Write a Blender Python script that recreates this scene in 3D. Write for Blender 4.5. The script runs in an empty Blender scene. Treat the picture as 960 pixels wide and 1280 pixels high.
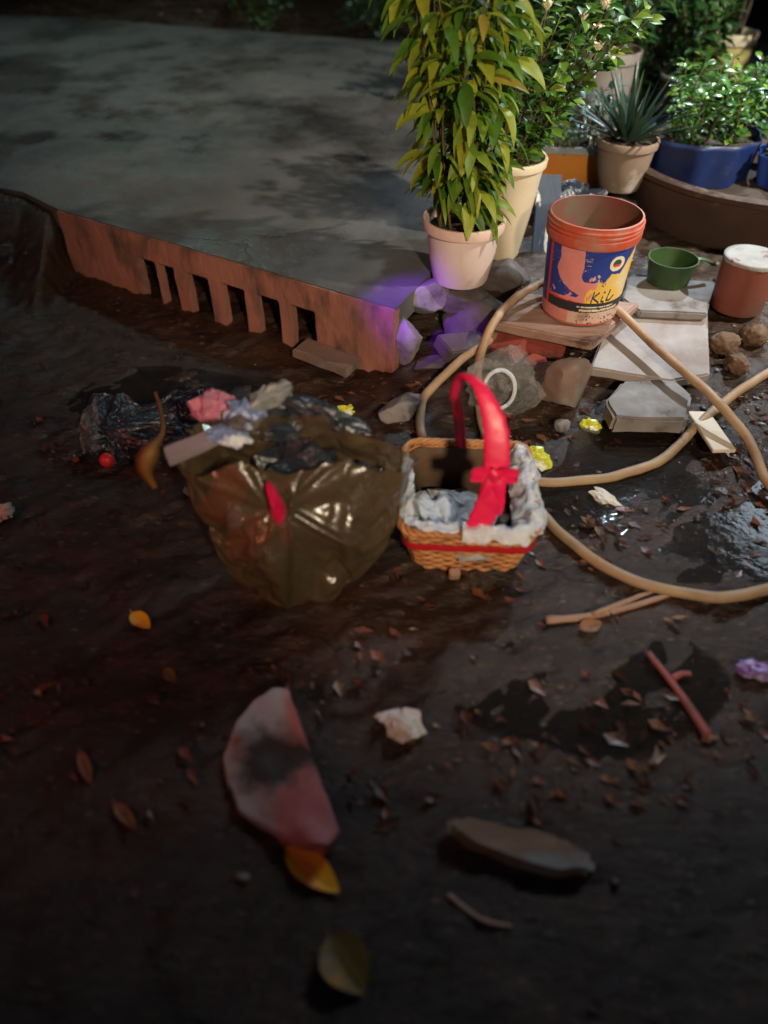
import bpy, bmesh, math, random
import numpy as np
from mathutils import Vector, Matrix, noise as mnoise
from mathutils.geometry import delaunay_2d_cdt

random.seed(7)
rng = np.random.default_rng(7)
scene = bpy.context.scene
C = scene.collection
R = math.radians
PI = math.pi

# ------------------------------------------------------------------ camera
CAM_H, PITCH, FPX = 1.45, R(43), 924.0
cp, sp_ = math.cos(PITCH), math.sin(PITCH)
cam_d = bpy.data.cameras.new('camera')
cam = bpy.data.objects.new('camera', cam_d)
C.objects.link(cam)
cam.location = (0, 0, CAM_H)
cam.rotation_euler = (PI / 2 - PITCH, 0, 0)
cam_d.sensor_fit = 'VERTICAL'
cam_d.sensor_height = 36.0
cam_d.lens = 36.0 * FPX / 1280.0
cam_d.clip_end = 200
cam_d.clip_start = 0.02
cam_d.dof.use_dof = True
cam_d.dof.focus_distance = 2.45
cam_d.dof.aperture_fstop = 0.9
scene.camera = cam


def at(px, py, z=0.0):
    """where the line of sight through a photograph point meets the height z"""
    u, v = (px - 480) / FPX, (py - 640) / FPX
    t = (CAM_H - z) / (sp_ + v * cp)
    return Vector((t * u, t * (cp - v * sp_), z))


# ------------------------------------------------------------------ numpy noise
_perm = rng.permutation(512)
_perm = np.concatenate([_perm, _perm, _perm, _perm])
_val = rng.random(512)


def vnoise3(x, y, z):
    x, y, z = np.asarray(x, float), np.asarray(y, float), np.asarray(z, float)
    xi, yi, zi = np.floor(x).astype(int), np.floor(y).astype(int), np.floor(z).astype(int)
    xf, yf, zf = x - xi, y - yi, z - zi
    s = lambda t: t * t * t * (t * (t * 6 - 15) + 10)
    u, v, w = s(xf), s(yf), s(zf)
    xi &= 511; yi &= 511; zi &= 511

    def h(a, b, c):
        return _val[_perm[(_perm[(_perm[a & 511] + b) & 511] + c) & 511]]
    l = lambda a, b, t: a + (b - a) * t
    x00 = l(h(xi, yi, zi), h(xi + 1, yi, zi), u); x10 = l(h(xi, yi + 1, zi), h(xi + 1, yi + 1, zi), u)
    x01 = l(h(xi, yi, zi + 1), h(xi + 1, yi, zi + 1), u); x11 = l(h(xi, yi + 1, zi + 1), h(xi + 1, yi + 1, zi + 1), u)
    return l(l(x00, x10, v), l(x01, x11, v), w) * 2 - 1


def fbm(x, y, z, oct=4, gain=.5):
    a, s, f = 1.0, 0.0, 1.0
    for _ in range(oct):
        s = s + a * vnoise3(x * f, y * f, z * f)
        a *= gain; f *= 2.03
    return s


def sstep(a, b, x):
    t = np.clip((np.asarray(x, float) - a) / (b - a), 0, 1)
    return t * t * (3 - 2 * t)


# ------------------------------------------------------------------ materials
def _nt(name):
    m = bpy.data.materials.new(name)
    m.use_nodes = True
    nt = m.node_tree
    return m, nt, nt.nodes['Principled BSDF'], nt.nodes['Material Output']


def ramp(nt, stops):
    n = nt.nodes.new('ShaderNodeValToRGB')
    e = n.color_ramp.elements
    while len(e) < len(stops):
        e.new(.5)
    for k, (p, c) in enumerate(stops):
        e[k].position = p
        e[k].color = (*c, 1)
    return n


def noise_node(nt, vec, scale, detail=6, rough=.6):
    n = nt.nodes.new('ShaderNodeTexNoise')
    n.inputs['Scale'].default_value = scale
    n.inputs['Detail'].default_value = detail
    n.inputs['Roughness'].default_value = rough
    if vec is not None:
        nt.links.new(vec, n.inputs['Vector'])
    return n


def pmat(name, c1, c2=None, scale=6, rough=.6, rough2=None, rscale=None, bump=.3, bscale=40, bdist=.004,
         spots=None, spot_scale=12, spot_lo=.55, spot_hi=.65, coat=0, spec=.5, stretch=None, metallic=0, tl=0):
    """worn surface: two tones of noise, a third colour in stains, uneven gloss, bump"""
    m, nt, b, out = _nt(name)
    L = nt.links.new
    tc = nt.nodes.new('ShaderNodeTexCoord')
    vec = tc.outputs['Object']
    if stretch:
        mp = nt.nodes.new('ShaderNodeMapping')
        mp.inputs['Scale'].default_value = stretch
        L(vec, mp.inputs['Vector']); vec = mp.outputs['Vector']
    c2 = c2 or tuple(x * .7 for x in c1)
    n1 = noise_node(nt, vec, scale, 8)
    r1 = ramp(nt, [(.3, c1), (.7, c2)])
    L(n1.outputs['Fac'], r1.inputs['Fac'])
    col = r1.outputs['Color']
    if spots:
        n2 = noise_node(nt, vec, spot_scale, 7, .65)
        r2 = ramp(nt, [(spot_lo, (0, 0, 0)), (spot_hi, (1, 1, 1))])
        L(n2.outputs['Fac'], r2.inputs['Fac'])
        mx = nt.nodes.new('ShaderNodeMix'); mx.data_type = 'RGBA'
        L(r2.outputs['Color'], mx.inputs[0]); L(col, mx.inputs[6]); mx.inputs[7].default_value = (*spots, 1)
        col = mx.outputs[2]
    L(col, b.inputs['Base Color'])
    if rough2 is None:
        rough2 = min(1, rough + .15)
    n3 = noise_node(nt, vec, rscale or scale * 2.3, 5)
    mr = nt.nodes.new('ShaderNodeMapRange')
    mr.inputs['From Min'].default_value = .35; mr.inputs['From Max'].default_value = .65
    mr.inputs['To Min'].default_value = rough; mr.inputs['To Max'].default_value = rough2
    L(n3.outputs['Fac'], mr.inputs['Value']); L(mr.outputs[0], b.inputs['Roughness'])
    if bump:
        n4 = noise_node(nt, vec, bscale, 8, .65)
        bp = nt.nodes.new('ShaderNodeBump')
        bp.inputs['Strength'].default_value = bump; bp.inputs['Distance'].default_value = bdist
        L(n4.outputs['Fac'], bp.inputs['Height']); L(bp.outputs['Normal'], b.inputs['Normal'])
    b.inputs['Specular IOR Level'].default_value = spec
    b.inputs['Coat Weight'].default_value = coat
    b.inputs['Metallic'].default_value = metallic
    return m


def leafmat(name, stops, rough=.35, tl=.25, spec=.5):
    """every leaf its own tone; a little light comes through"""
    m, nt, b, out = _nt(name)
    L = nt.links.new
    g = nt.nodes.new('ShaderNodeNewGeometry')
    r = ramp(nt, stops)
    L(g.outputs['Random Per Island'], r.inputs['Fac'])
    tc = nt.nodes.new('ShaderNodeTexCoord')
    n = noise_node(nt, tc.outputs['Object'], 30, 4)
    mr = nt.nodes.new('ShaderNodeMapRange')
    mr.inputs['To Min'].default_value = .6; mr.inputs['To Max'].default_value = 1.35
    L(n.outputs['Fac'], mr.inputs['Value'])
    mx = nt.nodes.new('ShaderNodeMix'); mx.data_type = 'RGBA'; mx.blend_type = 'MULTIPLY'
    mx.inputs[0].default_value = 1
    L(r.outputs['Color'], mx.inputs[6]); L(mr.outputs[0], mx.inputs[7])
    L(mx.outputs[2], b.inputs['Base Color'])
    b.inputs['Roughness'].default_value = rough
    b.inputs['Specular IOR Level'].default_value = spec
    t = nt.nodes.new('ShaderNodeBsdfTranslucent')
    L(mx.outputs[2], t.inputs['Color'])
    ms = nt.nodes.new('ShaderNodeMixShader'); ms.inputs[0].default_value = tl
    L(b.outputs[0], ms.inputs[1]); L(t.outputs[0], ms.inputs[2]); L(ms.outputs[0], out.inputs['Surface'])
    return m


def filmmat(name, col, alpha, rough=.15, bscale=18, bump=.8, spec=.6):
    """thin crinkled plastic film"""
    m, nt, b, out = _nt(name)
    L = nt.links.new
    tc = nt.nodes.new('ShaderNodeTexCoord')
    b.inputs['Base Color'].default_value = (*col, 1)
    b.inputs['Roughness'].default_value = rough
    b.inputs['Specular IOR Level'].default_value = spec
    n = noise_node(nt, tc.outputs['Object'], bscale, 5)
    v = nt.nodes.new('ShaderNodeTexVoronoi'); v.feature = 'DISTANCE_TO_EDGE'
    v.inputs['Scale'].default_value = bscale
    mxv = nt.nodes.new('ShaderNodeVectorMath'); mxv.operation = 'MULTIPLY_ADD'
    L(n.outputs['Color'], mxv.inputs[0]); mxv.inputs[1].default_value = (.12, .12, .12)
    L(tc.outputs['Object'], mxv.inputs[2]); L(mxv.outputs[0], v.inputs['Vector'])
    bp = nt.nodes.new('ShaderNodeBump'); bp.inputs['Strength'].default_value = bump; bp.inputs['Distance'].default_value = .01
    ad = nt.nodes.new('ShaderNodeMath'); ad.operation = 'ADD'
    L(v.outputs['Distance'], ad.inputs[0]); L(n.outputs['Fac'], ad.inputs[1])
    L(ad.outputs[0], bp.inputs['Height']); L(bp.outputs['Normal'], b.inputs['Normal'])
    if alpha < 1:
        tr = nt.nodes.new('ShaderNodeBsdfTransparent')
        ms = nt.nodes.new('ShaderNodeMixShader')
        ms.inputs[0].default_value = alpha
        L(tr.outputs[0], ms.inputs[1]); L(b.outputs[0], ms.inputs[2]); L(ms.outputs[0], out.inputs['Surface'])
    return m


def mudmat():
    m, nt, b, out = _nt('wet_mud')
    L = nt.links.new
    tc = nt.nodes.new('ShaderNodeTexCoord')
    vec = tc.outputs['Object']
    mp = nt.nodes.new('ShaderNodeMapping')
    mp.inputs['Rotation'].default_value = (0, 0, R(40)); mp.inputs['Scale'].default_value = (1, 2.4, 1)
    L(vec, mp.inputs['Vector']); sv = mp.outputs['Vector']
    n1 = noise_node(nt, sv, 3.2, 10, .62)
    r1 = ramp(nt, [(.28, (.009, .005, .003)), (.5, (.030, .0145, .008)), (.72, (.068, .032, .018))])
    L(n1.outputs['Fac'], r1.inputs['Fac'])
    # grey silt where water has stood
    n2 = noise_node(nt, vec, 1.1, 6)
    r2 = ramp(nt, [(.5, (0, 0, 0)), (.64, (1, 1, 1))])
    L(n2.outputs['Fac'], r2.inputs['Fac'])
    mx = nt.nodes.new('ShaderNodeMix'); mx.data_type = 'RGBA'
    L(r2.outputs['Color'], mx.inputs[0]); L(r1.outputs['Color'], mx.inputs[6]); mx.inputs[7].default_value = (.036, .024, .017, 1)
    # small bits trodden into it
    vo = nt.nodes.new('ShaderNodeTexVoronoi'); vo.inputs['Scale'].default_value = 42
    L(sv, vo.inputs['Vector'])
    gt = nt.nodes.new('ShaderNodeSeparateColor'); L(vo.outputs['Color'], gt.inputs[0])
    r3 = ramp(nt, [(.84, (0, 0, 0)), (.92, (1, 1, 1))]); L(gt.outputs[0], r3.inputs['Fac'])
    lt = nt.nodes.new('ShaderNodeMath'); lt.operation = 'LESS_THAN'; lt.inputs[1].default_value = .42
    L(vo.outputs['Distance'], lt.inputs[0])
    mu = nt.nodes.new('ShaderNodeMath'); mu.operation = 'MULTIPLY'
    L(r3.outputs['Color'], mu.inputs[0]); L(lt.outputs[0], mu.inputs[1])
    r4 = ramp(nt, [(0, (.10, .05, .03)), (.5, (.06, .03, .02)), (1, (.13, .09, .06))]); L(gt.outputs[1], r4.inputs['Fac'])
    mx2 = nt.nodes.new('ShaderNodeMix'); mx2.data_type = 'RGBA'
    L(mu.outputs[0], mx2.inputs[0]); L(mx.outputs[2], mx2.inputs[6]); L(r4.outputs['Color'], mx2.inputs[7])
    L(mx2.outputs[2], b.inputs['Base Color'])
    n5 = noise_node(nt, sv, 5, 7)
    mr = nt.nodes.new('ShaderNodeMapRange')
    mr.inputs['From Min'].default_value = .38; mr.inputs['From Max'].default_value = .62
    mr.inputs['To Min'].default_value = .12; mr.inputs['To Max'].default_value = .62
    L(n5.outputs['Fac'], mr.inputs['Value']); L(mr.outputs[0], b.inputs['Roughness'])
    n6 = noise_node(nt, sv, 38, 9, .7)
    n7 = noise_node(nt, sv, 11, 6)
    ad = nt.nodes.new('ShaderNodeMath'); ad.operation = 'MULTIPLY_ADD'; ad.inputs[1].default_value = 2.0
    L(n7.outputs['Fac'], ad.inputs[0]); L(n6.outputs['Fac'], ad.inputs[2])
    bp = nt.nodes.new('ShaderNodeBump'); bp.inputs['Strength'].default_value = .7; bp.inputs['Distance'].default_value = .010
    L(ad.outputs[0], bp.inputs['Height']); L(bp.outputs['Normal'], b.inputs['Normal'])
    return m


def concretemat(name, c1, c2, stain, wet=.3):
    m, nt, b, out = _nt(name)
    L = nt.links.new
    tc = nt.nodes.new('ShaderNodeTexCoord'); vec = tc.outputs['Object']
    n1 = noise_node(nt, vec, 1.3, 9, .62); r1 = ramp(nt, [(.32, c1), (.66, c2)]); L(n1.outputs['Fac'], r1.inputs['Fac'])
    n2 = noise_node(nt, vec, 1.5, 8, .62); r2 = ramp(nt, [(.5, (0, 0, 0)), (.66, (1, 1, 1))]); L(n2.outputs['Fac'], r2.inputs['Fac'])
    mx = nt.nodes.new('ShaderNodeMix'); mx.data_type = 'RGBA'
    L(r2.outputs['Color'], mx.inputs[0]); L(r1.outputs['Color'], mx.inputs[6]); mx.inputs[7].default_value = (*stain, 1)
    n3 = noise_node(nt, vec, 90, 6, .7)
    mr0 = nt.nodes.new('ShaderNodeMapRange'); mr0.inputs['To Min'].default_value = .72; mr0.inputs['To Max'].default_value = 1.25
    L(n3.outputs['Fac'], mr0.inputs['Value'])
    mx2 = nt.nodes.new('ShaderNodeMix'); mx2.data_type = 'RGBA'; mx2.blend_type = 'MULTIPLY'; mx2.inputs[0].default_value = 1
    L(mx.outputs[2], mx2.inputs[6]); L(mr0.outputs[0], mx2.inputs[7])
    # cracks
    nw = noise_node(nt, vec, 3, 4)
    va = nt.nodes.new('ShaderNodeVectorMath'); va.operation = 'MULTIPLY_ADD'; va.inputs[1].default_value = (.5, .5, .5)
    L(nw.outputs['Color'], va.inputs[0]); L(vec, va.inputs[2])
    vo = nt.nodes.new('ShaderNodeTexVoronoi'); vo.feature = 'DISTANCE_TO_EDGE'; vo.inputs['Scale'].default_value = .55
    L(va.outputs[0], vo.inputs['Vector'])
    rc = ramp(nt, [(.0, (.62, .62, .62)), (.006, (1, 1, 1))]); L(vo.outputs['Distance'], rc.inputs['Fac'])
    mx3 = nt.nodes.new('ShaderNodeMix'); mx3.data_type = 'RGBA'; mx3.blend_type = 'MULTIPLY'; mx3.inputs[0].default_value = 1
    L(mx2.outputs[2], mx3.inputs[6]); L(rc.outputs['Color'], mx3.inputs[7])
    L(mx3.outputs[2], b.inputs['Base Color'])
    n4 = noise_node(nt, vec, 1.9, 6)
    mr = nt.nodes.new('ShaderNodeMapRange'); mr.inputs['From Min'].default_value = .4; mr.inputs['From Max'].default_value = .6
    mr.inputs['To Min'].default_value = wet; mr.inputs['To Max'].default_value = .8
    L(n4.outputs['Fac'], mr.inputs['Value']); L(mr.outputs[0], b.inputs['Roughness'])
    n5 = noise_node(nt, vec, 30, 9, .7)
    bp = nt.nodes.new('ShaderNodeBump'); bp.inputs['Strength'].default_value = .5; bp.inputs['Distance'].default_value = .006
    ad = nt.nodes.new('ShaderNodeMath'); ad.operation = 'MULTIPLY_ADD'; ad.inputs[1].default_value = .8
    L(rc.outputs['Color'], ad.inputs[0]); L(n5.outputs['Fac'], ad.inputs[2])
    L(ad.outputs[0], bp.inputs['Height']); L(bp.outputs['Normal'], b.inputs['Normal'])
    return m


M = {}
M['mud'] = mudmat()
M['slab'] = concretemat('slab_concrete', (.064, .062, .058), (.125, .115, .106), (.036, .034, .033), .18)
M['wall_red'] = pmat('red_plaster', (.38, .16, .11), (.22, .095, .07), 4, .7, .9, bump=.9, bscale=30, bdist=.006, spots=(.085, .05, .04), spot_scale=6, spot_lo=.5, spot_hi=.68, stretch=(1.3, 1.3, .5))
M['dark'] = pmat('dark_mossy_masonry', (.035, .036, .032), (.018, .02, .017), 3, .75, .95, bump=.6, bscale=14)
M['black_soil'] = pmat('potting_soil', (.03, .02, .014), (.05, .034, .024), 20, .9, 1, bump=1, bscale=70)
M['rock'] = pmat('rough_rock', (.24, .21, .2), (.14, .125, .12), 9, .75, .95, bump=.8, bscale=26, spots=(.08, .07, .065), spot_scale=14)
M['rock_dark'] = pmat('dark_rock', (.085, .065, .058), (.045, .034, .03), 8, .6, .9, bump=.8, bscale=22)
M['rock_brown'] = pmat('brown_concrete_chunk', (.21, .135, .105), (.12, .082, .066), 7, .75, .95, bump=.6, bscale=34, spots=(.17, .16, .14), spot_scale=5)
M['stone_grey'] = pmat('grey_paver', (.24, .225, .215), (.15, .138, .13), 8, .6, .85, bump=.5, bscale=40, spots=(.09, .06, .05), spot_scale=7)
M['brick'] = pmat('old_red_lit_brick', (.32, .06, .042), (.18, .035, .026), 9, .75, .95, bump=.7, bscale=30, spots=(.06, .045, .04), spot_scale=8)  # brick red deepened to stand in for red light falling there
M['plate'] = pmat('worn_concrete_plate', (.33, .29, .27), (.22, .19, .18), 6, .6, .85, bump=.35, bscale=45, spots=(.20, .12, .085), spot_scale=5, spot_lo=.54, spot_hi=.72)
M['board'] = pmat('weathered_board', (.34, .22, .17), (.2, .115, .085), 5, .6, .85, bump=.5, bscale=22, stretch=(1, 6, 6), spots=(.09, .05, .04), spot_scale=3)
M['plank_blue'] = pmat('blue_white_board', (.03, .055, .1), (.018, .03, .055), 6, .35, .6, spots=(.5, .52, .52), spot_scale=5, spot_lo=.57, spot_hi=.6, stretch=(3, 1, .6))
M['white_pot'] = pmat('white_plastic_pot', (.72, .60, .56), (.62, .50, .46), 5, .42, .6, bump=.12, spots=(.34, .25, .19), spot_scale=7, spot_lo=.6, spot_hi=.78)
M['pot_rim'] = pmat('dirty_pot_rim', (.70, .55, .48), (.56, .38, .31), 8, .5, .7, bump=.2)
M['cream_pot'] = pmat('cream_glazed_pot', (.62, .53, .38), (.5, .41, .28), 5, .35, .55, bump=.1, spots=(.3, .22, .14), spot_scale=6, spot_lo=.6, spot_hi=.78)
M['beige_pot'] = pmat('beige_clay_pot', (.24, .17, .125), (.17, .12, .085), 6, .7, .9, bump=.4, bscale=30, spots=(.4, .35, .3), spot_scale=4)
M['orange'] = pmat('orange_planter', (.62, .24, .035), (.48, .16, .02), 6, .45, .65, bump=.2, spots=(.12, .06, .03), spot_scale=7, spot_lo=.58, spot_hi=.75)
M['grey_rim'] = pmat('grey_plastic_rim', (.3, .33, .34), (.2, .22, .23), 8, .4, .6, bump=.1)
M['grey_pot'] = pmat('grey_cement_pot', (.25, .22, .2), (.16, .14, .13), 5, .75, .95, bump=.4, bscale=24, spots=(.1, .085, .075), spot_scale=6)
M['yellow_pot'] = pmat('pale_yellow_pot', (.6, .52, .2), (.5, .42, .15), 5, .45, .7, bump=.1, spots=(.32, .25, .1), spot_scale=6)
M['yellow_rim'] = pmat('cream_pot_rim', (.74, .68, .48), (.66, .58, .38), 5, .45, .6, bump=.1)
M['blue_tub'] = pmat('blue_drum_plastic', (.006, .02, .10), (.005, .015, .07), 4, .38, .6, bump=.15, spots=(.05, .06, .09), spot_scale=6, spot_lo=.6, spot_hi=.8)
M['bright_blue'] = pmat('bright_blue_plastic', (.04, .13, .62), (.03, .09, .45), 6, .3, .5, bump=.3, spots=(.35, .4, .5), spot_scale=10, spot_lo=.64, spot_hi=.7)
M['basin'] = pmat('brown_clay_basin', (.062, .032, .021), (.037, .02, .014), 4, .7, .9, bump=.4, bscale=24, spots=(.11, .075, .055), spot_scale=5)
M['red_can'] = pmat('rusty_red_can', (.21, .055, .036), (.15, .05, .033), 4, .5, .75, bump=.15, spots=(.1, .055, .04), spot_scale=5)
M['white_flake'] = pmat('flaking_white_top', (.30, .30, .28), (.2, .19, .18), 12, .6, .8, bump=.5, spots=(.15, .06, .045), spot_scale=13, spot_lo=.55, spot_hi=.6)
M['green_cup'] = pmat('green_dipper_shaded', (.028, .066, .013), (.02, .05, .010), 6, .38, .55, bump=.05)  # green darkened: the bucket's shadow is put into this colour
M['bucket_red'] = pmat('red_orange_plastic', (.52, .085, .042), (.38, .065, .036), 6, .5, .7, bump=.2, spots=(.36, .22, .155), spot_scale=9, spot_lo=.47, spot_hi=.68)
M['bucket_in'] = pmat('dirty_bucket_inside', (.2, .045, .03), (.13, .05, .035), 5, .6, .8, bump=.2, spots=(.12, .08, .055), spot_scale=6, spot_lo=.45, spot_hi=.62)
M['l_blue'] = pmat('label_blue', (.022, .05, .30), (.018, .034, .2), 8, .4, .55, bump=.05, spots=(.06, .06, .14), spot_scale=16, spot_lo=.62, spot_hi=.75)
M['l_red_lit'] = pmat('label_worn_red_lit', (.7, .25, .24), (.56, .19, .17), 10, .5, .7, bump=.1, spots=(.42, .2, .15), spot_scale=12, spot_lo=.58, spot_hi=.75)  # torn white label; the red light on it is mixed into this pink
M['l_red'] = pmat('label_red', (.7, .05, .03), (.6, .05, .03), 8, .45, .6, bump=.05)
M['l_yellow'] = pmat('label_yellow', (.72, .42, .05), (.68, .5, .16), 9, .45, .6, bump=.05, spots=(.66, .58, .36), spot_scale=9, spot_lo=.5, spot_hi=.65)
M['l_dark'] = pmat('label_charcoal', (.028, .028, .034), (.02, .02, .024), 8, .45, .6, bump=.05)
M['l_white'] = pmat('label_dirty_white', (.62, .42, .36), (.52, .36, .28), 9, .5, .7, bump=.1, spots=(.26, .17, .11), spot_scale=14, spot_lo=.55, spot_hi=.68)
M['l_cream'] = pmat('label_cream', (.72, .64, .46), (.64, .55, .38), 12, .5, .6, bump=.05)
M['l_gold'] = pmat('label_gold', (.85, .5, .02), (.8, .55, .06), 12, .45, .55, bump=.05)
M['l_navy'] = pmat('label_navy', (.012, .02, .08), (.012, .02, .08), 12, .5, .6, bump=0)
M['l_green'] = pmat('label_green', (.02, .08, .06), (.02, .06, .05), 12, .5, .6, bump=0)
M['hose'] = pmat('tan_rubber_hose', (.46, .32, .19), (.26, .15, .08), 5, .5, .75, bump=.35, bscale=50, spots=(.16, .09, .055), spot_scale=7, spot_lo=.55, spot_hi=.75)
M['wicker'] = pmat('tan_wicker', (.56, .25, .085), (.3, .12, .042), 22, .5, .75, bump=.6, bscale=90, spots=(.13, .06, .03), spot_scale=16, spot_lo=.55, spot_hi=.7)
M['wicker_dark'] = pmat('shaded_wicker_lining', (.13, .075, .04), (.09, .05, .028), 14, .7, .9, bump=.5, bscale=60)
M['red_ribbon'] = pmat('red_satin_ribbon', (.74, .012, .085), (.6, .008, .06), 7, .32, .45, bump=.25, bscale=55, stretch=(1, 1, 2))
M['dark_red'] = pmat('dark_red_ribbon', (.5, .012, .02), (.4, .01, .018), 7, .4, .55, bump=.2)
M['maroon'] = pmat('maroon_wrapper', (.22, .014, .02), (.1, .01, .012), 12, .3, .5, bump=.5, spots=(.4, .05, .06), spot_scale=16)
M['silver'] = filmmat('silvery_cellophane', (.74, .80, .88), .74, .12, 26, .8, .9)
M['clear'] = filmmat('clear_plastic', (.42, .44, .43), .2, .12, 22, .8, 1)
M['blackbag'] = filmmat('dark_bin_film', (.10, .070, .034), .68, .25, 14, .22, 1.0)
M['bluebag'] = filmmat('dark_blue_film', (.02, .026, .038), 1, .28, 14, 1.0, .7)
M['greybox'] = pmat('mauve_grey_card', (.36, .29, .31), (.27, .21, .23), 8, .5, .7, bump=.2)
M['brown_peel'] = pmat('brown_yellow_peel', (.27, .125, .03), (.15, .065, .018), 9, .5, .7, bump=.4, bscale=40)
M['pink_wrap'] = pmat('pink_wrapper', (.6, .22, .3), (.42, .13, .2), 9, .35, .6, bump=.5, spots=(.7, .62, .64), spot_scale=14)
M['blue_wrap'] = pmat('blue_white_wrapper', (.22, .3, .5), (.1, .13, .3), 9, .25, .5, bump=.5, spots=(.68, .72, .78), spot_scale=13, spot_lo=.5, spot_hi=.58)
M['grey_wrap'] = pmat('grey_wrapper', (.3, .3, .3), (.18, .18, .17), 9, .4, .6, bump=.6, spots=(.5, .52, .5), spot_scale=12)
M['yellow_wrap'] = pmat('lime_yellow_wrapper', (.66, .68, .06), (.55, .55, .04), 8, .22, .45, bump=.5, spots=(.75, .78, .7), spot_scale=11, spot_lo=.53, spot_hi=.58)
M['yellow_leaf'] = pmat('yellow_leaf_blade', (.95, .56, .02), (.95, .36, .012), 9, .4, .6, bump=.3, spots=(.6, .13, .02), spot_scale=11)
M['olive_leaf'] = pmat('olive_leaf_blade', (.13, .11, .02), (.22, .1, .014), 9, .45, .65, bump=.3, spots=(.5, .22, .02), spot_scale=8)
M['brown_leaf'] = pmat('brown_leaf_blade', (.3, .13, .05), (.2, .08, .03), 14, .5, .7, bump=.4, spots=(.42, .25, .1), spot_scale=12)
M['red_ball'] = pmat('red_plastic_ball', (.6, .02, .03), (.5, .016, .026), 6, .35, .5, bump=.05)
M['pink_stone'] = pmat('pale_broken_stone', (.5, .34, .32), (.36, .25, .235), 6, .55, .8, bump=.5, bscale=30, spots=(.07, .06, .055), spot_scale=4.6, spot_lo=.52, spot_hi=.64)
M['stick'] = pmat('pale_stick_wood', (.42, .26, .18), (.3, .16, .1), 9, .6, .8, bump=.5, bscale=40, stretch=(1, 5, 5))
M['red_stick'] = pmat('red_painted_wood', (.34, .07, .06), (.24, .05, .04), 9, .5, .7, bump=.4, spots=(.12, .05, .04), spot_scale=12)
M['driftwood'] = pmat('brown_driftwood', (.30, .18, .115), (.17, .10, .065), 6, .65, .85, bump=.7, bscale=40, stretch=(1, 3, 1), spots=(.26, .25, .24), spot_scale=5, spot_lo=.52, spot_hi=.62)
M['paper'] = pmat('damp_white_paper', (.74, .7, .66), (.62, .57, .52), 10, .6, .8, bump=.4, spots=(.5, .26, .16), spot_scale=12, spot_lo=.6, spot_hi=.72)
M['card'] = pmat('cream_wood_offcut', (.72, .64, .5), (.62, .53, .4), 8, .55, .75, bump=.2, stretch=(1, 4, 1))
M['husk'] = pmat('brown_husk_fibre', (.16, .095, .055), (.085, .05, .03), 16, .85, 1, bump=1.2, bscale=60)
M['purple'] = pmat('purple_wrapper', (.3, .16, .5), (.2, .08, .32), 9, .3, .5, bump=.4, spots=(.7, .66, .78), spot_scale=12)
M['trunk'] = pmat('grey_brown_bark', (.14, .1, .07), (.085, .06, .045), 12, .8, .95, bump=.8, bscale=40, stretch=(3, 3, .7))
M['stem'] = pmat('green_brown_stem', (.1, .09, .03), (.07, .05, .02), 12, .6, .8, bump=.3)
M['blossom'] = pmat('pale_peach_petal', (.92, .82, .68), (.9, .74, .58), 20, .5, .6, bump=.1)
M['litter'] = leafmat('litter_bits', [(0, (.035, .016, .01)), (.3, (.10, .03, .018)), (.55, (.05, .024, .015)), (.75, (.18, .05, .024)), (.92, (.2, .09, .045)), (1, (.26, .17, .11))], .4, .05)
M['pebble'] = leafmat('wet_pebbles', [(0, (.05, .045, .042)), (.5, (.1, .088, .08)), (.85, (.16, .11, .09)), (1, (.3, .28, .26))], .4, 0)
M['lf_main'] = leafmat('yellow_green_leaf', [(0, (.045, .14, .016)), (.35, (.115, .23, .022)), (.65, (.225, .30, .025)), (.96, (.33, .35, .03)), (1, (.28, .22, .03))], .46, .32, .35)
M['lf_mid'] = leafmat('mid_green_leaf', [(0, (.03, .1, .014)), (.5, (.075, .18, .02)), (.85, (.15, .25, .028)), (1, (.24, .27, .05))], .4, .3, .4)
M['lf_dark'] = leafmat('dark_green_leaf', [(0, (.016, .055, .016)), (.6, (.034, .1, .024)), (1, (.08, .16, .034))], .33, .2)
M['lf_gloss'] = leafmat('glossy_green_leaf', [(0, (.02, .075, .02)), (.5, (.05, .15, .025)), (.85, (.13, .25, .03)), (1, (.2, .3, .06))], .27, .2, .5)
M['lf_blue'] = leafmat('blue_sheen_leaf', [(0, (.05, .11, .09)), (.5, (.1, .2, .16)), (1, (.22, .33, .28))], .3, .15)  # bluish reflection on the glossy leaves is put into their colour
M['lf_aloe'] = leafmat('grey_green_blade', [(0, (.018, .04, .028)), (.6, (.03, .06, .04)), (1, (.05, .09, .05))], .35, .05)
M['lf_lime'] = leafmat('bright_lime_leaf', [(0, (.1, .2, .015)), (.6, (.16, .27, .02)), (1, (.24, .33, .03))], .32, .35)


# ------------------------------------------------------------------ object helpers
def link_mesh(name, verts, faces, mat, parent=None, smooth=True, mats=None, mi=None):
    me = bpy.data.meshes.new(name)
    me.from_pydata([tuple(v) for v in verts], [], [tuple(f) for f in faces])
    for m in (mats or [mat]):
        me.materials.append(m)
    if mi is not None:
        me.polygons.foreach_set('material_index', mi)
    if smooth:
        me.polygons.foreach_set('use_smooth', [True] * len(me.polygons))
    me.update()
    o = bpy.data.objects.new(name, me)
    C.objects.link(o)
    if parent is not None:
        o.parent = parent
    return o


def link_bm(name, bm, mat, parent=None, smooth=True, angle=None):
    me = bpy.data.meshes.new(name)
    bmesh.ops.recalc_face_normals(bm, faces=bm.faces)
    if smooth and angle:
        for e in bm.edges:
            if len(e.link_faces) == 2 and e.calc_face_angle(0) > angle:
                e.smooth = False
    bm.to_mesh(me)
    bm.free()
    me.materials.append(mat)
    if smooth:
        me.polygons.foreach_set('use_smooth', [True] * len(me.polygons))
    o = bpy.data.objects.new(name, me)
    C.objects.link(o)
    if parent is not None:
        o.parent = parent
    return o


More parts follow.
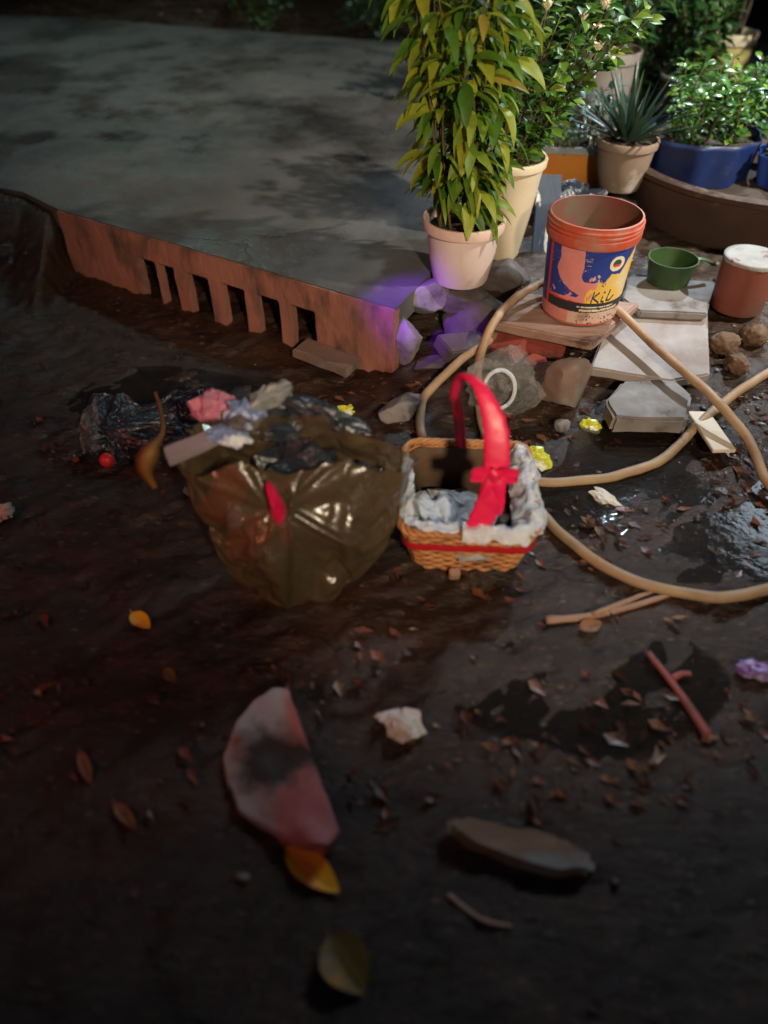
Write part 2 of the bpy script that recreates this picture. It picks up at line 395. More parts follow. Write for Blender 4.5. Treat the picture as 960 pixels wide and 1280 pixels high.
def thing(name, label, cat, loc=(0, 0, 0), rz=0, group=None):
    o = bpy.data.objects.new(name, None)
    C.objects.link(o)
    o.empty_display_size = .05
    o.location = loc
    o.rotation_euler = (0, 0, rz)
    return tag(o, label, cat, group)


def tag(o, label, cat, group=None):
    o['label'] = label
    o['category'] = cat
    if group:
        o['group'] = group
    return o


def struct(o, kind='structure'):
    o['kind'] = kind
    return o


def place(o, loc, rot=(0, 0, 0)):
    o.location = loc
    o.rotation_euler = rot
    return o


def lathe(profile, seg=56, jitter=0, close=False):
    """profile [(r,z)...] turned about z"""
    V, F = [], []
    n = len(profile)
    for k in range(seg):
        a = 2 * PI * k / seg
        for r, z in profile:
            V.append((r * math.cos(a), r * math.sin(a), z))
    for k in range(seg):
        k2 = (k + 1) % seg
        for i in range(n - 1):
            F.append((k * n + i, k2 * n + i, k2 * n + i + 1, k * n + i + 1))
    return V, F


def lathe_obj(name, profile, mat, parent=None, seg=56, wob=0):
    V, F = lathe(profile, seg)
    if wob:
        A = np.array(V)
        ph = rng.random() * 20
        w = 1 + wob * vnoise3(A[:, 0] * 7 + ph, A[:, 1] * 7, A[:, 2] * 5)
        A[:, 0] *= w; A[:, 1] *= w
        V = A
    bm = bmesh.new()
    vs = [bm.verts.new(v) for v in V]
    for f in F:
        try:
            bm.faces.new([vs[i] for i in f])
        except ValueError:
            pass
    bmesh.ops.remove_doubles(bm, verts=bm.verts, dist=1e-5)
    return link_bm(name, bm, mat, parent, True, R(38))


def catmull(pts, per=10, closed=False):
    P = [Vector(p) for p in pts]
    out = []
    n = len(P)
    for i in range(n - 1 if not closed else n):
        p0 = P[i - 1] if (i > 0 or closed) else P[0] * 2 - P[1]
        p1, p2 = P[i], P[(i + 1) % n]
        p3 = P[(i + 2) % n] if (i + 2 < n or closed) else P[-1] * 2 - P[-2]
        for k in range(per):
            t = k / per
            out.append(.5 * ((2 * p1) + (p2 - p0) * t + (2 * p0 - 5 * p1 + 4 * p2 - p3) * t * t + (3 * p1 - p0 - 3 * p2 + p3) * t ** 3))
    if not closed:
        out.append(P[-1])
    return out


def tube_geo(path, rad, seg=8, closed=False, flat=1.0, up=Vector((0, 0, 1)), cap=True):
    V, F = [], []
    n = len(path)
    for i, p in enumerate(path):
        a = path[(i + 1) % n] if (i < n - 1 or closed) else path[i]
        b = path[i - 1] if (i > 0 or closed) else path[i]
        t = (a - b).normalized()
        s = t.cross(up)
        if s.length < 1e-3:
            s = t.cross(Vector((0, 1, 0)))
        s.normalize()
        u = s.cross(t)
        r = rad(i / max(1, n - 1)) if callable(rad) else rad
        for k in range(seg):
            an = 2 * PI * k / seg
            V.append(p + s * (r * math.cos(an)) + u * (r * flat * math.sin(an)))
    m = n if closed else n - 1
    for i in range(m):
        j = (i + 1) % n
        for k in range(seg):
            F.append((i * seg + k, i * seg + (k + 1) % seg, j * seg + (k + 1) % seg, j * seg + k))
    if cap and not closed:
        F.append(tuple(range(seg - 1, -1, -1)))
        F.append(tuple((n - 1) * seg + k for k in range(seg)))
    return V, F


class Geo:
    def __init__(s): s.V, s.F = [], []

    def add(s, VF):
        V, F = VF
        o = len(s.V)
        s.V.extend(V)
        s.F.extend(tuple(i + o for i in f) for f in F)
        return s

    def obj(s, name, mat, parent=None, smooth=True):
        return link_mesh(name, s.V, s.F, mat, parent, smooth)


def ground_h(x, y):
    x, y = np.asarray(x, float), np.asarray(y, float)
    n = .016 * fbm(x * 1.6 + 9, y * 1.6, 3 + 0 * x, 3) + .008 * fbm(x * 7, y * 7, 5 + 0 * x, 4, .55)
    c, s = math.cos(R(40)), math.sin(R(40))
    u, v = x * c + y * s, -x * s + y * c
    n = n + .0065 * fbm(u * 13, v * 34, 11 + 0 * x, 3)
    rise = .055 * sstep(1.95, 2.4, y) + .10 * sstep(2.45, 3.0, y) + .05 * sstep(3.0, 3.6, y)
    rise = rise * sstep(-.1, .15, x)
    far = .25 * sstep(6.6, 7.6, y)
    edge = 3.15 + .93 * np.clip(-x - 1.385, 0, .2) + .42 * np.clip(-x - 1.6, 0, .35) + .21 * np.clip(-x - 1.95, 0, 3)
    bank = (.243 * sstep(-.5, .02, y - edge) - .09 * sstep(.03, .4, y - edge)) * sstep(-1.375, -1.43, x)
    gutter = -.02 * np.exp(-((y - (2.2 - .62 * x)) / .22) ** 2) * sstep(.1, -.2, x) * sstep(-1.9, -1.5, x)
    hit = np.maximum(rise, bank)
    n = n * (1 - .7 * sstep(.12, .2, bank))
    return hit + far * .6 + gutter + n


def gz(x, y):
    return float(ground_h(np.array([x]), np.array([y]))[0])


def on_ground(px, py, lift=0):
    """ground point seen at a photograph point (a few steps of iteration)"""
    z = 0
    for _ in range(12):
        p = at(px, py, z)
        z = gz(p.x, p.y)
    return Vector((p.x, p.y, z + lift))


# ------------------------------------------------------------------ ground sheet
def axis(lo, hi, step, far, g=1.28):
    a = list(np.arange(lo, hi + 1e-6, step))
    d, x = step, hi
    while x < far:
        d *= g; x += d; a.append(x)
    d, x, pre = step, lo, []
    while x > -far:
        d *= g; x -= d; pre.append(x)
    return np.array(pre[::-1] + a)


xs = axis(-1.9, 2.2, .0125, 40)
ys = axis(.2, 3.3, .0125, 40)
X, Y = np.meshgrid(xs, ys)
Z = ground_h(X, Y)
nv, nw = X.shape
Vg = np.stack([X.ravel(), Y.ravel(), Z.ravel()], 1)
idx = np.arange(nv * nw).reshape(nv, nw)
Fg = np.stack([idx[:-1, :-1].ravel(), idx[:-1, 1:].ravel(), idx[1:, 1:].ravel(), idx[1:, :-1].ravel()], 1)
me = bpy.data.meshes.new('ground')
me.vertices.add(len(Vg)); me.vertices.foreach_set('co', Vg.ravel())
me.loops.add(len(Fg) * 4); me.loops.foreach_set('vertex_index', Fg.ravel())
me.polygons.add(len(Fg)); me.polygons.foreach_set('loop_start', np.arange(0, len(Fg) * 4, 4))
me.polygons.foreach_set('use_smooth', np.ones(len(Fg), bool))
me.update(calc_edges=True)
me.materials.append(M['mud'])
ground = bpy.data.objects.new('ground', me); C.objects.link(ground); struct(ground)

# ------------------------------------------------------------------ raised slab and its vented face
SZ = .255
A = Vector((.035, 2.275)); B = Vector((-1.385, 3.15))
AB = (B - A); LEN = AB.length; dirw = AB.normalized(); nrm = Vector((dirw.y, -dirw.x))   # nrm faces the camera
if nrm.y > 0:
    nrm = -nrm
outline = [A - nrm * .012]
NP = 60
for k in range(1, NP):
    q = A + AB * (k / NP) - nrm * (.012 + .004 * mnoise.noise(Vector((k * .6, 0, 0))))
    outline.append(q)
outline.append(B - nrm * .012)
outline += [Vector((-1.6, 3.36)), Vector((-1.95, 3.5)), Vector((-2.6, 3.66)), Vector((-4.5, 4.0)), Vector((-8, 8.2)), Vector((-2.6, 7.35)), Vector((0, 6.45)),
            Vector((1.75, 6.0)), Vector((1.0, 4.2)), Vector((.42, 3.05)), Vector((.2, 2.62))]
bm = bmesh.new()
top = [bm.verts.new((p.x, p.y, SZ)) for p in outline]
bot = [bm.verts.new((p.x, p.y, SZ - .085)) for p in outline]
bm.faces.new(top); bm.faces.new(bot[::-1])
n = len(outline)
for i in range(n):
    bm.faces.new((top[i], bot[i], bot[(i + 1) % n], top[(i + 1) % n]))
pavement = link_bm('pavement', bm, M['slab'], None, False)
struct(pavement)

# the face is cast in bays with openings at the foot
def s_of_px(px, z=.1):
    u = (px - 480) / FPX
    # x = u*d, d = y*cp + (CAM_H-z)*sp
    a = A.x - u * (A.y * cp + (CAM_H - z) * sp_)
    b = AB.x - u * AB.y * cp
    return -a / b * LEN


slots = [sorted((s_of_px(a), s_of_px(b))) for a, b in ((174, 196), (200, 219), (235, 262), (278, 306), (321, 349), (364, 394))]
slots.sort()
TH, ZT, ZS = .038, .2505, .152


def w3(s, d, z):
    q = A + dirw * s + nrm * d
    return (q.x, q.y, z)


def cast_face():
    S = sorted(set([0.0, LEN] + [x for sl in slots for x in sl]))
    Sx = []
    for a, b in zip(S, S[1:]):
        m_ = max(1, round((b - a) / .02))
        Sx += [a + (b - a) * k / m_ for k in range(m_)]
    Sx.append(LEN)
    Zx = [-.06 + (ZS + .06) * k / 11 for k in range(11)] + [ZS + (ZT - ZS) * k / 6 for k in range(7)]
    bm = bmesh.new()
    vs = {}
    def v(i, k):
        if (i, k) not in vs: vs[i, k] = bm.verts.new(w3(Sx[i], 0, Zx[k]))
        return vs[i, k]
    faces = []
    for i in range(len(Sx) - 1):
        mid = (Sx[i] + Sx[i + 1]) / 2
        gap = any(a < mid < b for a, b in slots)
        for k in range(len(Zx) - 1):
            if gap and Zx[k + 1] <= ZS + 1e-6: continue
            faces.append(bm.faces.new((v(i, k), v(i + 1, k), v(i + 1, k + 1), v(i, k + 1))))
    r = bmesh.ops.extrude_face_region(bm, geom=faces)
    for q in r['geom']:
        if isinstance(q, bmesh.types.BMVert): q.co -= Vector((nrm.x, nrm.y, 0)) * TH
    bmesh.ops.recalc_face_normals(bm, faces=bm.faces)
    sharp = [e for e in bm.edges if len(e.link_faces) == 2 and e.calc_face_angle(0) > .8]
    bmesh.ops.bevel(bm, geom=sharp, offset=.004, segments=2, affect='EDGES')
    for q in bm.verts:
        k = mnoise.noise(q.co * 8) * .005 + mnoise.noise(q.co * 28) * .003 + mnoise.noise(q.co * 70) * .0012
        q.co += Vector((nrm.x, nrm.y, .5)) * k
    o = link_bm('vented_wall', bm, M['wall_red'], None, True, R(50))
    return tag(o, 'low reddish plastered wall with a row of dark drain openings along its foot', 'wall', 'garden masonry')


wall = cast_face()
bm = bmesh.new()
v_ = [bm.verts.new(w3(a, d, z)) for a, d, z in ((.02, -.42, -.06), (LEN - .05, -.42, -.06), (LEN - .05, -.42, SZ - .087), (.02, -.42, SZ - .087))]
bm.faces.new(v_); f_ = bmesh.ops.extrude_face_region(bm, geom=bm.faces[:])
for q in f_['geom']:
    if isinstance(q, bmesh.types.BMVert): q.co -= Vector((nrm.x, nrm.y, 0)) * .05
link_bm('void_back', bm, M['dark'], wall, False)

# ------------------------------------------------------------------ rocks, chunks, boards
def rock_bm(rx, ry, rz, seed, ang=.35, sub=3, cuts=9, fine=.03):
    """angular stone: an icosphere shaved by random planes, then roughened"""
    rd = random.Random(seed)
    bm = bmesh.new()
    bmesh.ops.create_icosphere(bm, subdivisions=sub, radius=1)
    planes = []
    for _ in range(cuts):
        v = Vector((rd.gauss(0, 1), rd.gauss(0, 1), rd.gauss(0, .8))).normalized()
        planes.append((v, rd.uniform(1 - ang * 1.5, 1 - ang * .5)))
    for v in bm.verts:
        c = v.co
        for nn, d in planes:
            k = c.dot(nn) - d
            if k > 0:
                c -= nn * k * .93
        f = 1 + fine * mnoise.noise(c * 4 + Vector((seed, 0, 0))) * 2 + fine * .6 * mnoise.noise(c * 11 + Vector((0, seed, 0)))
        v.co = Vector((c.x * rx, c.y * ry, c.z * rz)) * f
    return bm


def rock(name, label, cat, loc, size, seed, mat, rz=0, group=None, ang=.35, sub=4, tilt=(0, 0)):
    o = link_bm(name, rock_bm(*size, seed, ang, sub), mat, None, True, R(40))
    place(o, loc, (tilt[0], tilt[1], rz))
    return tag(o, label, cat, group)


def slab_bm(poly, th, bev=.006, rough=.003, seed=0, sub=2):
    """a flat piece with the given outline (x,y) and thickness, worn edges"""
    bm = bmesh.new()
    vs = [bm.verts.new((x, y, 0)) for x, y in poly]
    f = bm.faces.new(vs)
    r = bmesh.ops.extrude_face_region(bm, geom=[f])
    for v in r['geom']:
        if isinstance(v, bmesh.types.BMVert):
            v.co.z += th
    bmesh.ops.recalc_face_normals(bm, faces=bm.faces)
    bmesh.ops.bevel(bm, geom=bm.edges[:], offset=bev, segments=2, affect='EDGES')
    bmesh.ops.triangulate(bm, faces=[f for f in bm.faces if len(f.verts) > 4])
    for _ in range(sub):
        bmesh.ops.subdivide_edges(bm, edges=[e for e in bm.edges if e.calc_length() > .02], cuts=1)
        bmesh.ops.triangulate(bm, faces=[f for f in bm.faces if len(f.verts) > 4])
    sd = Vector((seed * 3.1, seed * 1.7, 0))
    for v in bm.verts:
        v.co += Vector((mnoise.noise(v.co * 22 + sd), mnoise.noise(v.co * 22 + sd + Vector((5, 0, 0))), mnoise.noise(v.co * 16 + sd + Vector((0, 7, 0))))) * rough
    return bm


def slab_thing(name, label, cat, pix, z, th, mat, seed=0, bev=.006, rough=.003, tilt=(0, 0), group=None):
    """flat piece whose top outline is given by photograph points at the height z"""
    W = [at(px, py, z) for px, py in pix]
    c = sum(W, Vector()) / len(W)
    o = link_bm(name, slab_bm([(w.x - c.x, w.y - c.y) for w in W], th, bev, rough, seed), mat, None, True, R(35))
    place(o, (c.x, c.y, z - th), (tilt[0], tilt[1], 0))
    return tag(o, label, cat, group)


def crumple(name, loc, size, seed, mat, parent=None, rot=(0, 0, 0), sub=4, amp=.45):
    """crumpled film or paper: creased facets on a lumpy body"""
    rd = random.Random(seed)
    bm = bmesh.new()
    bmesh.ops.create_icosphere(bm, subdivisions=3 if sub > 3 else 2, radius=1)
    sd = Vector((seed * 2.3, seed, seed * .7))
    for v in bm.verts:
        c = v.co.copy()
        k = 1 + mnoise.noise(c * 1.3 + sd) * amp * .9 + mnoise.noise(c * 3 + sd) * amp * .5
        k += rd.uniform(-.22, .14) * amp
        t_ = Vector((rd.gauss(0, 1), rd.gauss(0, 1), rd.gauss(0, 1))) * .07
        v.co = c * k + t_
    bmesh.ops.subdivide_edges(bm, edges=bm.edges[:], cuts=2, use_grid_fill=True)
    for v in bm.verts:
        v.co *= 1 + .03 * mnoise.noise(v.co * 6 + sd)
        v.co = Vector((v.co.x * size[0], v.co.y * size[1], v.co.z * size[2]))
    o = link_bm(name, bm, mat, parent, True, R(24))
    place(o, loc, rot)
    return o


# rubble by the slab's corner
G_rub = 'stones of the rubble heap beside the slab'
p = on_ground(533, 392); rock('stone', 'grey stone lit violet, pressed against the white pot', 'stone', at(530, 370, .20), (.105, .075, .062), 3, M['rock'], .5, G_rub)
rock('stone', 'upright stone at the wall end, violet on top and red below', 'stone', at(506, 428, .10), (.062, .07, .12), 8, M['rock'], .2, G_rub, tilt=(.1, .25))
rock('stone', 'large dark boulder below the white flowerpot', 'stone', at(600, 405, .08), (.20, .13, .10), 12, M['rock_dark'], -.35, G_rub, tilt=(.2, -.2))
rock('stone', 'dark wedge of stone between the white pot and the bucket', 'stone', at(636, 352, .12), (.13, .10, .085), 15, M['rock_dark'], .3, G_rub)
rock('stone', 'small reddish stone on the ground below the dark boulder', 'stone', at(540, 455, .03), (.085, .05, .04), 21, M['rock_dark'], .1, G_rub)
rock('stone', 'pale jagged stone right of the black bag top', 'stone', at(505, 510, .03), (.095, .06, .05), 26, M['rock'], .5, G_rub)
rock('stone', 'blunt many-sided brown chunk in front of the board', 'stone', at(711, 484, .075), (.118, .092, .10), 33, M['rock_brown'], .1, G_rub, ang=.42)
rock('stone', 'dark stone hidden under the wooden board', 'stone', at(690, 420, .05), (.13, .09, .065), 41, M['rock_dark'], 0, G_rub)
rock('stone', 'small stone wedged beneath the front of the board', 'stone', at(668, 452, .04), (.05, .045, .035), 44, M['brick'], 0, G_rub)
rock('stone', 'grey pebble stone beside the yellow scrap', 'stone', at(702, 532, .012), (.035, .028, .02), 47, M['rock'], 0, G_rub)


def brick(loc, rot, label, mat='brick', size=(.2, .095, .055), seed=1):
    L_, W_, H_ = (x / 2 for x in size)
    bm = slab_bm([(-L_, -W_), (L_, -W_), (L_, W_), (-L_, W_)], size[2], .005, .004, seed)
    o = link_bm('brick', bm, M[mat], None, True, R(35))
    place(o, loc, rot)
    return tag(o, label, 'brick', 'bricks in the rubble heap')


brick(at(628, 440, .03), (.35, -.2, -.9), 'red brick tilted under the left end of the board', seed=2)
brick(at(676, 440, .045), (.1, .1, -.35), 'dark red broken brick under the middle of the board', size=(.16, .095, .05), seed=3)
brick(at(575, 440, .05), (.3, .2, .6), 'blackened brick leaning against the dark boulder', 'rock_dark', seed=4)
brick(at(408, 452, .0), (0, .05, -.55), 'low dark brick lying at the foot of the wall', 'rock_brown', (.24, .1, .035), 5)

slab_thing('wooden_board', 'thick reddish board carrying the paint bucket', 'board', [(617, 402), (660, 366), (800, 378), (742, 428)], .152, .036, M['board'], 3, tilt=(0, 0))
slab_thing('concrete_plate', 'pale square concrete plate lying behind the hose', 'plate', [(768, 384), (884, 386), (888, 466), (838, 474), (738, 458)], .095, .035, M['plate'], 5, tilt=(.02, .0))
slab_thing('concrete_plate', 'dark broken plate under the green dipper', 'plate', [(786, 344), (895, 352), (884, 392), (800, 388), (778, 372)], .135, .03, M['stone_grey'], 6)
slab_thing('paving_stone', 'thick grey paving stone with a brown front edge', 'stone', [(757, 500), (778, 475), (842, 473), (866, 492), (860, 524), (768, 522)], .085, .062, M['stone_grey'], 8, .01, .005)
slab_thing('wood_offcut', 'small cream offcut of wood propped on the hose', 'offcut', [(860, 513), (888, 511), (920, 563), (890, 566)], .05, .012, M['card'], 9, .002, .001, tilt=(-.06, .1))

# rotten husks on the wet ground at the right
for k, (px, py, r_, lb) in enumerate(((903, 440, .047, 'round brown husk lying nearest the concrete plate'),
                                      (938, 430, .05, 'paler brown husk furthest right on the wet ground'),
                                      (917, 464, .04, 'small dark husk in front of the others'))):
    bm = rock_bm(r_ * 1.15, r_, r_ * .85, 60 + k, .2, 4, 6, .09)
    for v in bm.verts:
        v.co += v.co.normalized() * .007 * mnoise.noise(v.co * 260)
    o = link_bm('brown_husk', bm, M['husk'])
    q = on_ground(px, py); place(o, (q.x, q.y, q.z + r_ * .7), (0, 0, k))
    tag(o, lb, 'husk', 'brown husks by the plate')

# ------------------------------------------------------------------ pots
def pot(name, label, loc, r0, r1, h, mat, rim_mat=None, rim_h=.03, lip=.012, soil=.03, wob=.006, cat='flowerpot', group=None, rz=0, seg=56, soil_mat='black_soil'):
    t = thing(name, label, cat, loc, rz, group)
    zr = h - rim_h
    rr = r0 + (r1 - r0) * (zr / h)
    prof = [(0, 0), (r0 * .96, 0), (r0, .006), (rr * .5 + r0 * .5 + .004, zr * .5), (rr, zr - .002)]
    rim = [(rr, zr - .002), (rr + lip, zr), (rr + lip + .003, h - .006), (rr + lip, h), (rr + lip - .008, h), (rr + lip - .012, h - .01),
           (rr - .006, zr - .01), (r0 + (r1 - r0) * .6 - .016, h * .6)]
    lathe_obj('body', prof, mat, t, seg, wob)
    lathe_obj('rim', rim, rim_mat or mat, t, seg, wob)
    if soil is not None:
        zs = h - soil
        V, F = lathe([(0, zs + .012)] + [((rr - .009) * k / 8, zs + .012 * (1 - k / 8)) for k in range(1, 9)], 40)
        A_ = np.array(V); A_[:, 2] += .007 * vnoise3(A_[:, 0] * 40, A_[:, 1] * 40, A_[:, 2])
        link_mesh('soil', A_, F, M[soil_mat], t)
    return t


WP = Vector((.275, 2.54, .242))
rock('stone', 'dark flat stone directly under the white flowerpot', 'stone', (.28, 2.545, .185), (.135, .12, .062), 73, M['rock_dark'], .4, G_rub, ang=.4)
pot('flowerpot', 'white round flowerpot holding the tall yellow-green plant', WP, .098, .132, .222, M['white_pot'], M['pot_rim'], .034, .014)
CP = Vector((.475, 2.95, .135))
pot('tall_planter', 'tall tapering cream planter behind the white flowerpot', CP, .07, .135, .40, M['cream_pot'], None, .03, .01, .06)
BP = Vector((1.02, 3.32, .29))
pot('flowerpot', 'beige clay flowerpot holding the spiky plant', BP, .085, .125, .20, M['beige_pot'], None, .03, .008, .02, .012)
GP = Vector((1.16, 4.42, .2))
pot('flowerpot', 'large grey cement pot standing behind the spiky plant', GP, .12, .165, .4, M['grey_pot'], None, .05, .012, .04, .012)
YP = Vector((2.05, 5.08, .2))
pot('flowerpot', 'pale yellow pot with cream rim holding the slender tree', YP, .1, .13, .36, M['yellow_pot'], M['yellow_rim'], .055, .012, .03)
DP = Vector((1.72, 4.62, .2))
pot('bowl', 'dark wide bowl beside the pale yellow pot', DP, .12, .19, .24, M['rock_dark'], M['grey_rim'], .02, .008, .05, cat='bowl')

# stone block that lifts the beige pot
rock('stone', 'black flat-topped block under the beige clay pot', 'stone', (1.0, 3.3, .19), (.24, .17, .125), 71, M['rock_dark'], .2, G_rub, ang=.45)

# orange box planter
def box_planter(name, label, loc, w, d, h, rz, mat, rim_mat):
    t = thing(name, label, 'planter', loc, rz)
    g = Geo()
    def ring(z, e): return [(-w / 2 - e, -d / 2 - e, z), (w / 2 + e, -d / 2 - e, z), (w / 2 + e, d / 2 + e, z), (-w / 2 - e, d / 2 + e, z)]
    def shell(levels):
        V = [v for z, e in levels for v in ring(z, e)]
        F = [(i * 4 + k, i * 4 + (k + 1) % 4, i * 4 + 4 + (k + 1) % 4, i * 4 + 4 + k) for i in range(len(levels) - 1) for k in range(4)]
        return V, F
    V, F = shell([(0, -.03), (h - .028, -.004)])
    F.append((3, 2, 1, 0))
    link_mesh('body', V, F, mat, t, False)
    V, F = shell([(h - .028, -.003), (h - .028, .008), (h, .01), (h, -.012), (h - .06, -.016)])
    link_mesh('rim', V, F, rim_mat, t, False)
    nx = 20
    V = [(-w / 2 + .014 + (w - .028) * i / nx, -d / 2 + .014 + (d - .028) * j / nx, h - .03 + .012 * mnoise.noise(Vector((i * .5, j * .5, 1)))) for j in range(nx + 1) for i in range(nx + 1)]
    F = [(j * (nx + 1) + i, j * (nx + 1) + i + 1, (j + 1) * (nx + 1) + i + 1, (j + 1) * (nx + 1) + i) for j in range(nx) for i in range(nx)]
    link_mesh('soil', V, F, M['black_soil'], t)
    return t


OP = Vector((.90, 3.60, .20))
box_planter('box_planter', 'orange rectangular planter with a grey rim', OP, .40, .24, .2, -.12, M['orange'], M['grey_rim'])

# brown basin with the blue tubs in it
BC = Vector((1.68, 3.46, .13))
t = thing('clay_basin', 'wide brown clay basin behind the paint bucket', 'basin', BC)
lathe_obj('body', [(0, 0), (.52, 0), (.55, .02), (.6, .2), (.6, .222)], M['basin'], t, 90, .006)
lathe_obj('rim', [(.6, .222), (.615, .224), (.618, .245), (.605, .25), (.575, .25), (.57, .1)], M['basin'], t, 90, .006)
V, F = lathe([(0, .205)] + [(.578 * k / 10, .205 - .01 * k / 10) for k in range(1, 11)], 60)
A_ = np.array(V); A_[:, 2] += .012 * vnoise3(A_[:, 0] * 25, A_[:, 1] * 25, A_[:, 2]); link_mesh('soil', A_, F, M['black_soil'], t)


def tub(name, label, loc, r0, r1, h, mat, waves, amp, group=None):
    t = thing(name, label, 'tub', loc, 0, group)
    seg, lv = 96, 10
    V, F = [], []
    for side, off in ((0, 0), (1, -.005)):
        for k in range(seg):
            a = 2 * PI * k / seg
            top_ = h + amp * math.sin(a * waves) * (1 if waves else 0) + amp * .6 * mnoise.noise(Vector((math.cos(a) * 2, math.sin(a) * 2, loc[0])))
            for i in range(lv):
                z = top_ * i / (lv - 1)
                r = r0 + (r1 - r0) * i / (lv - 1) + off
                r += .006 * math.cos(a * 10) + .004 * mnoise.noise(Vector((math.cos(a) * 3, math.sin(a) * 3, z * 8)))
                V.append((r * math.cos(a), r * math.sin(a), z))
    for s in range(2):
        b_ = s * seg * lv
        for k in range(seg):
            k2 = (k + 1) % seg
            for i in range(lv - 1):
                F.append((b_ + k * lv + i, b_ + k2 * lv + i, b_ + k2 * lv + i + 1, b_ + k * lv + i + 1))
    for k in range(seg):
        k2 = (k + 1) % seg
        F.append((k * lv + lv - 1, k2 * lv + lv - 1, seg * lv + k2 * lv + lv - 1, seg * lv + k * lv + lv - 1))
    link_mesh('body', V, F, mat, t)
    V, F = lathe([(0, h * .8)] + [((r0 * .2 + r1 * .8 - .012) * k / 6, h * .8) for k in range(1, 7)], 40)
    A_ = np.array(V); A_[:, 2] += .01 * vnoise3(A_[:, 0] * 30, A_[:, 1] * 30, A_[:, 2]); link_mesh('soil', A_, F, M['black_soil'], t)
    return t


T1 = Vector((1.36, 3.42, .325))
tub('blue_tub', 'cut-down dark blue drum planted with small glossy leaves', T1, .225, .24, .165, M['blue_tub'], 3, .003)
T2 = Vector((1.73, 3.25, .325))
tub('blue_tub', 'bright blue plastic tub at the right side of the basin', T2, .14, .165, .12, M['bright_blue'], 0, .006)

# leaning blue and white board beside the cream planter
bm = slab_bm([(-.05, -.17), (.05, -.17), (.05, .17), (-.05, .17)], .012, .002, .002, 4)
o = link_bm('leaning_board', bm, M['plank_blue'], None, True, R(35))
place(o, (.655, 3.0, .27), (R(68), R(4), R(8)))
tag(o, 'narrow dark blue board with white streaks leaning by the cream planter', 'board')
crumple('plastic_sheet', (.80, 3.22, .25), (.15, .10, .09), 5, M['bluebag'])
tag(bpy.data.objects['plastic_sheet'], 'black plastic sheet bunched in front of the orange planter', 'plastic sheet')

# ------------------------------------------------------------------ paint bucket
KB = Vector((.708, 2.475, .154))
bk = thing('paint_bucket', 'empty red paint bucket with a worn blue and yellow label', 'bucket', KB, math.atan2(-KB.y, -KB.x))
H, r0, r1 = .352, .131, .152
rad = lambda z: r0 + (r1 - r0) * z / H
lathe_obj('body', [(0, .006), (r0 - .012, .006), (r0 - .006, 0), (r0 - .001, .003), (rad(.1), .1), (rad(.2), .2), (rad(.285), .285)], M['bucket_red'], bk, 80)
zz = .285
rimp = [(rad(zz), zz), (rad(zz) + .009, zz - .004), (rad(zz) + .011, zz + .004), (rad(zz) + .011, zz + .022), (rad(zz) + .006, zz + .025), (rad(zz) + .006, zz + .03),
        (rad(zz) + .012, zz + .033), (rad(zz) + .012, zz + .037), (rad(zz) + .007, zz + .040), (rad(zz) + .007, zz + .044), (rad(zz) + .012, zz + .047), (rad(zz) + .012, zz + .051),
        (rad(zz) + .007, zz + .054), (rad(zz) + .006, zz + .062), (rad(zz) + .007, H - .002), (rad(zz) + .004, H), (rad(zz), H)]
lathe_obj('rim', rimp, M['bucket_red'], bk, 96)
lathe_obj('lining', [(rad(zz), H), (rad(zz) - .002, zz), (rad(.1) - .004, .1), (r0 - .006, .012), (0, .010)], M['bucket_in'], bk, 80)


def inside(x, y, poly):
    c = False
    j = len(poly) - 1
    for i in range(len(poly)):
        xi, yi = poly[i]; xj, yj = poly[j]
        if (yi > y) != (yj > y) and x < (xj - xi) * (y - yi) / (yj - yi) + xi:
            c = not c
        j = i
    return c


def seg_d(px, py, pts):
    best = 9
    for (x0, y0), (x1, y1) in zip(pts, pts[1:]):
        dx, dy = x1 - x0, y1 - y0
        t_ = max(0, min(1, ((px - x0) * dx + (py - y0) * dy) / (dx * dx + dy * dy + 1e-9)))
        best = min(best, math.hypot(px - x0 - t_ * dx, py - y0 - t_ * dy))
    return best


LM = ['l_blue', 'l_red_lit', 'l_red', 'l_yellow', 'l_dark', 'l_white', 'l_cream', 'l_gold', 'l_navy', 'l_green']
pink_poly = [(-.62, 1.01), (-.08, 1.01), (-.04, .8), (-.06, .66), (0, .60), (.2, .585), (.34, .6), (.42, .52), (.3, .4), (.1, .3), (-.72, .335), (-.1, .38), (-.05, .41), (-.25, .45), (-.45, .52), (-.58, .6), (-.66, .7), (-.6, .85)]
yel_poly = [(.1, .30), (.28, .42), (.34, .6), (.5, .6), (.6, .7), (.78, .68), (.98, .98), (1.3, .98), (1.3, .26), (.5, .26)]
# lettering strokes (label width units, height units): a big script capital then i, l with a navy face and gold outline
letters = [[(.16, .44), (.13, .36), (.2, .285), (.32, .28)], [(.16, .44), (.22, .47)], [(.30, .46), (.27, .31)], [(.42, .45), (.29, .38), (.44, .315)],
           [(.52, .40), (.50, .325), (.56, .315)], [(.66, .47), (.62, .325), (.70, .33), (.76, .38)]]
dot = (.545, .45)


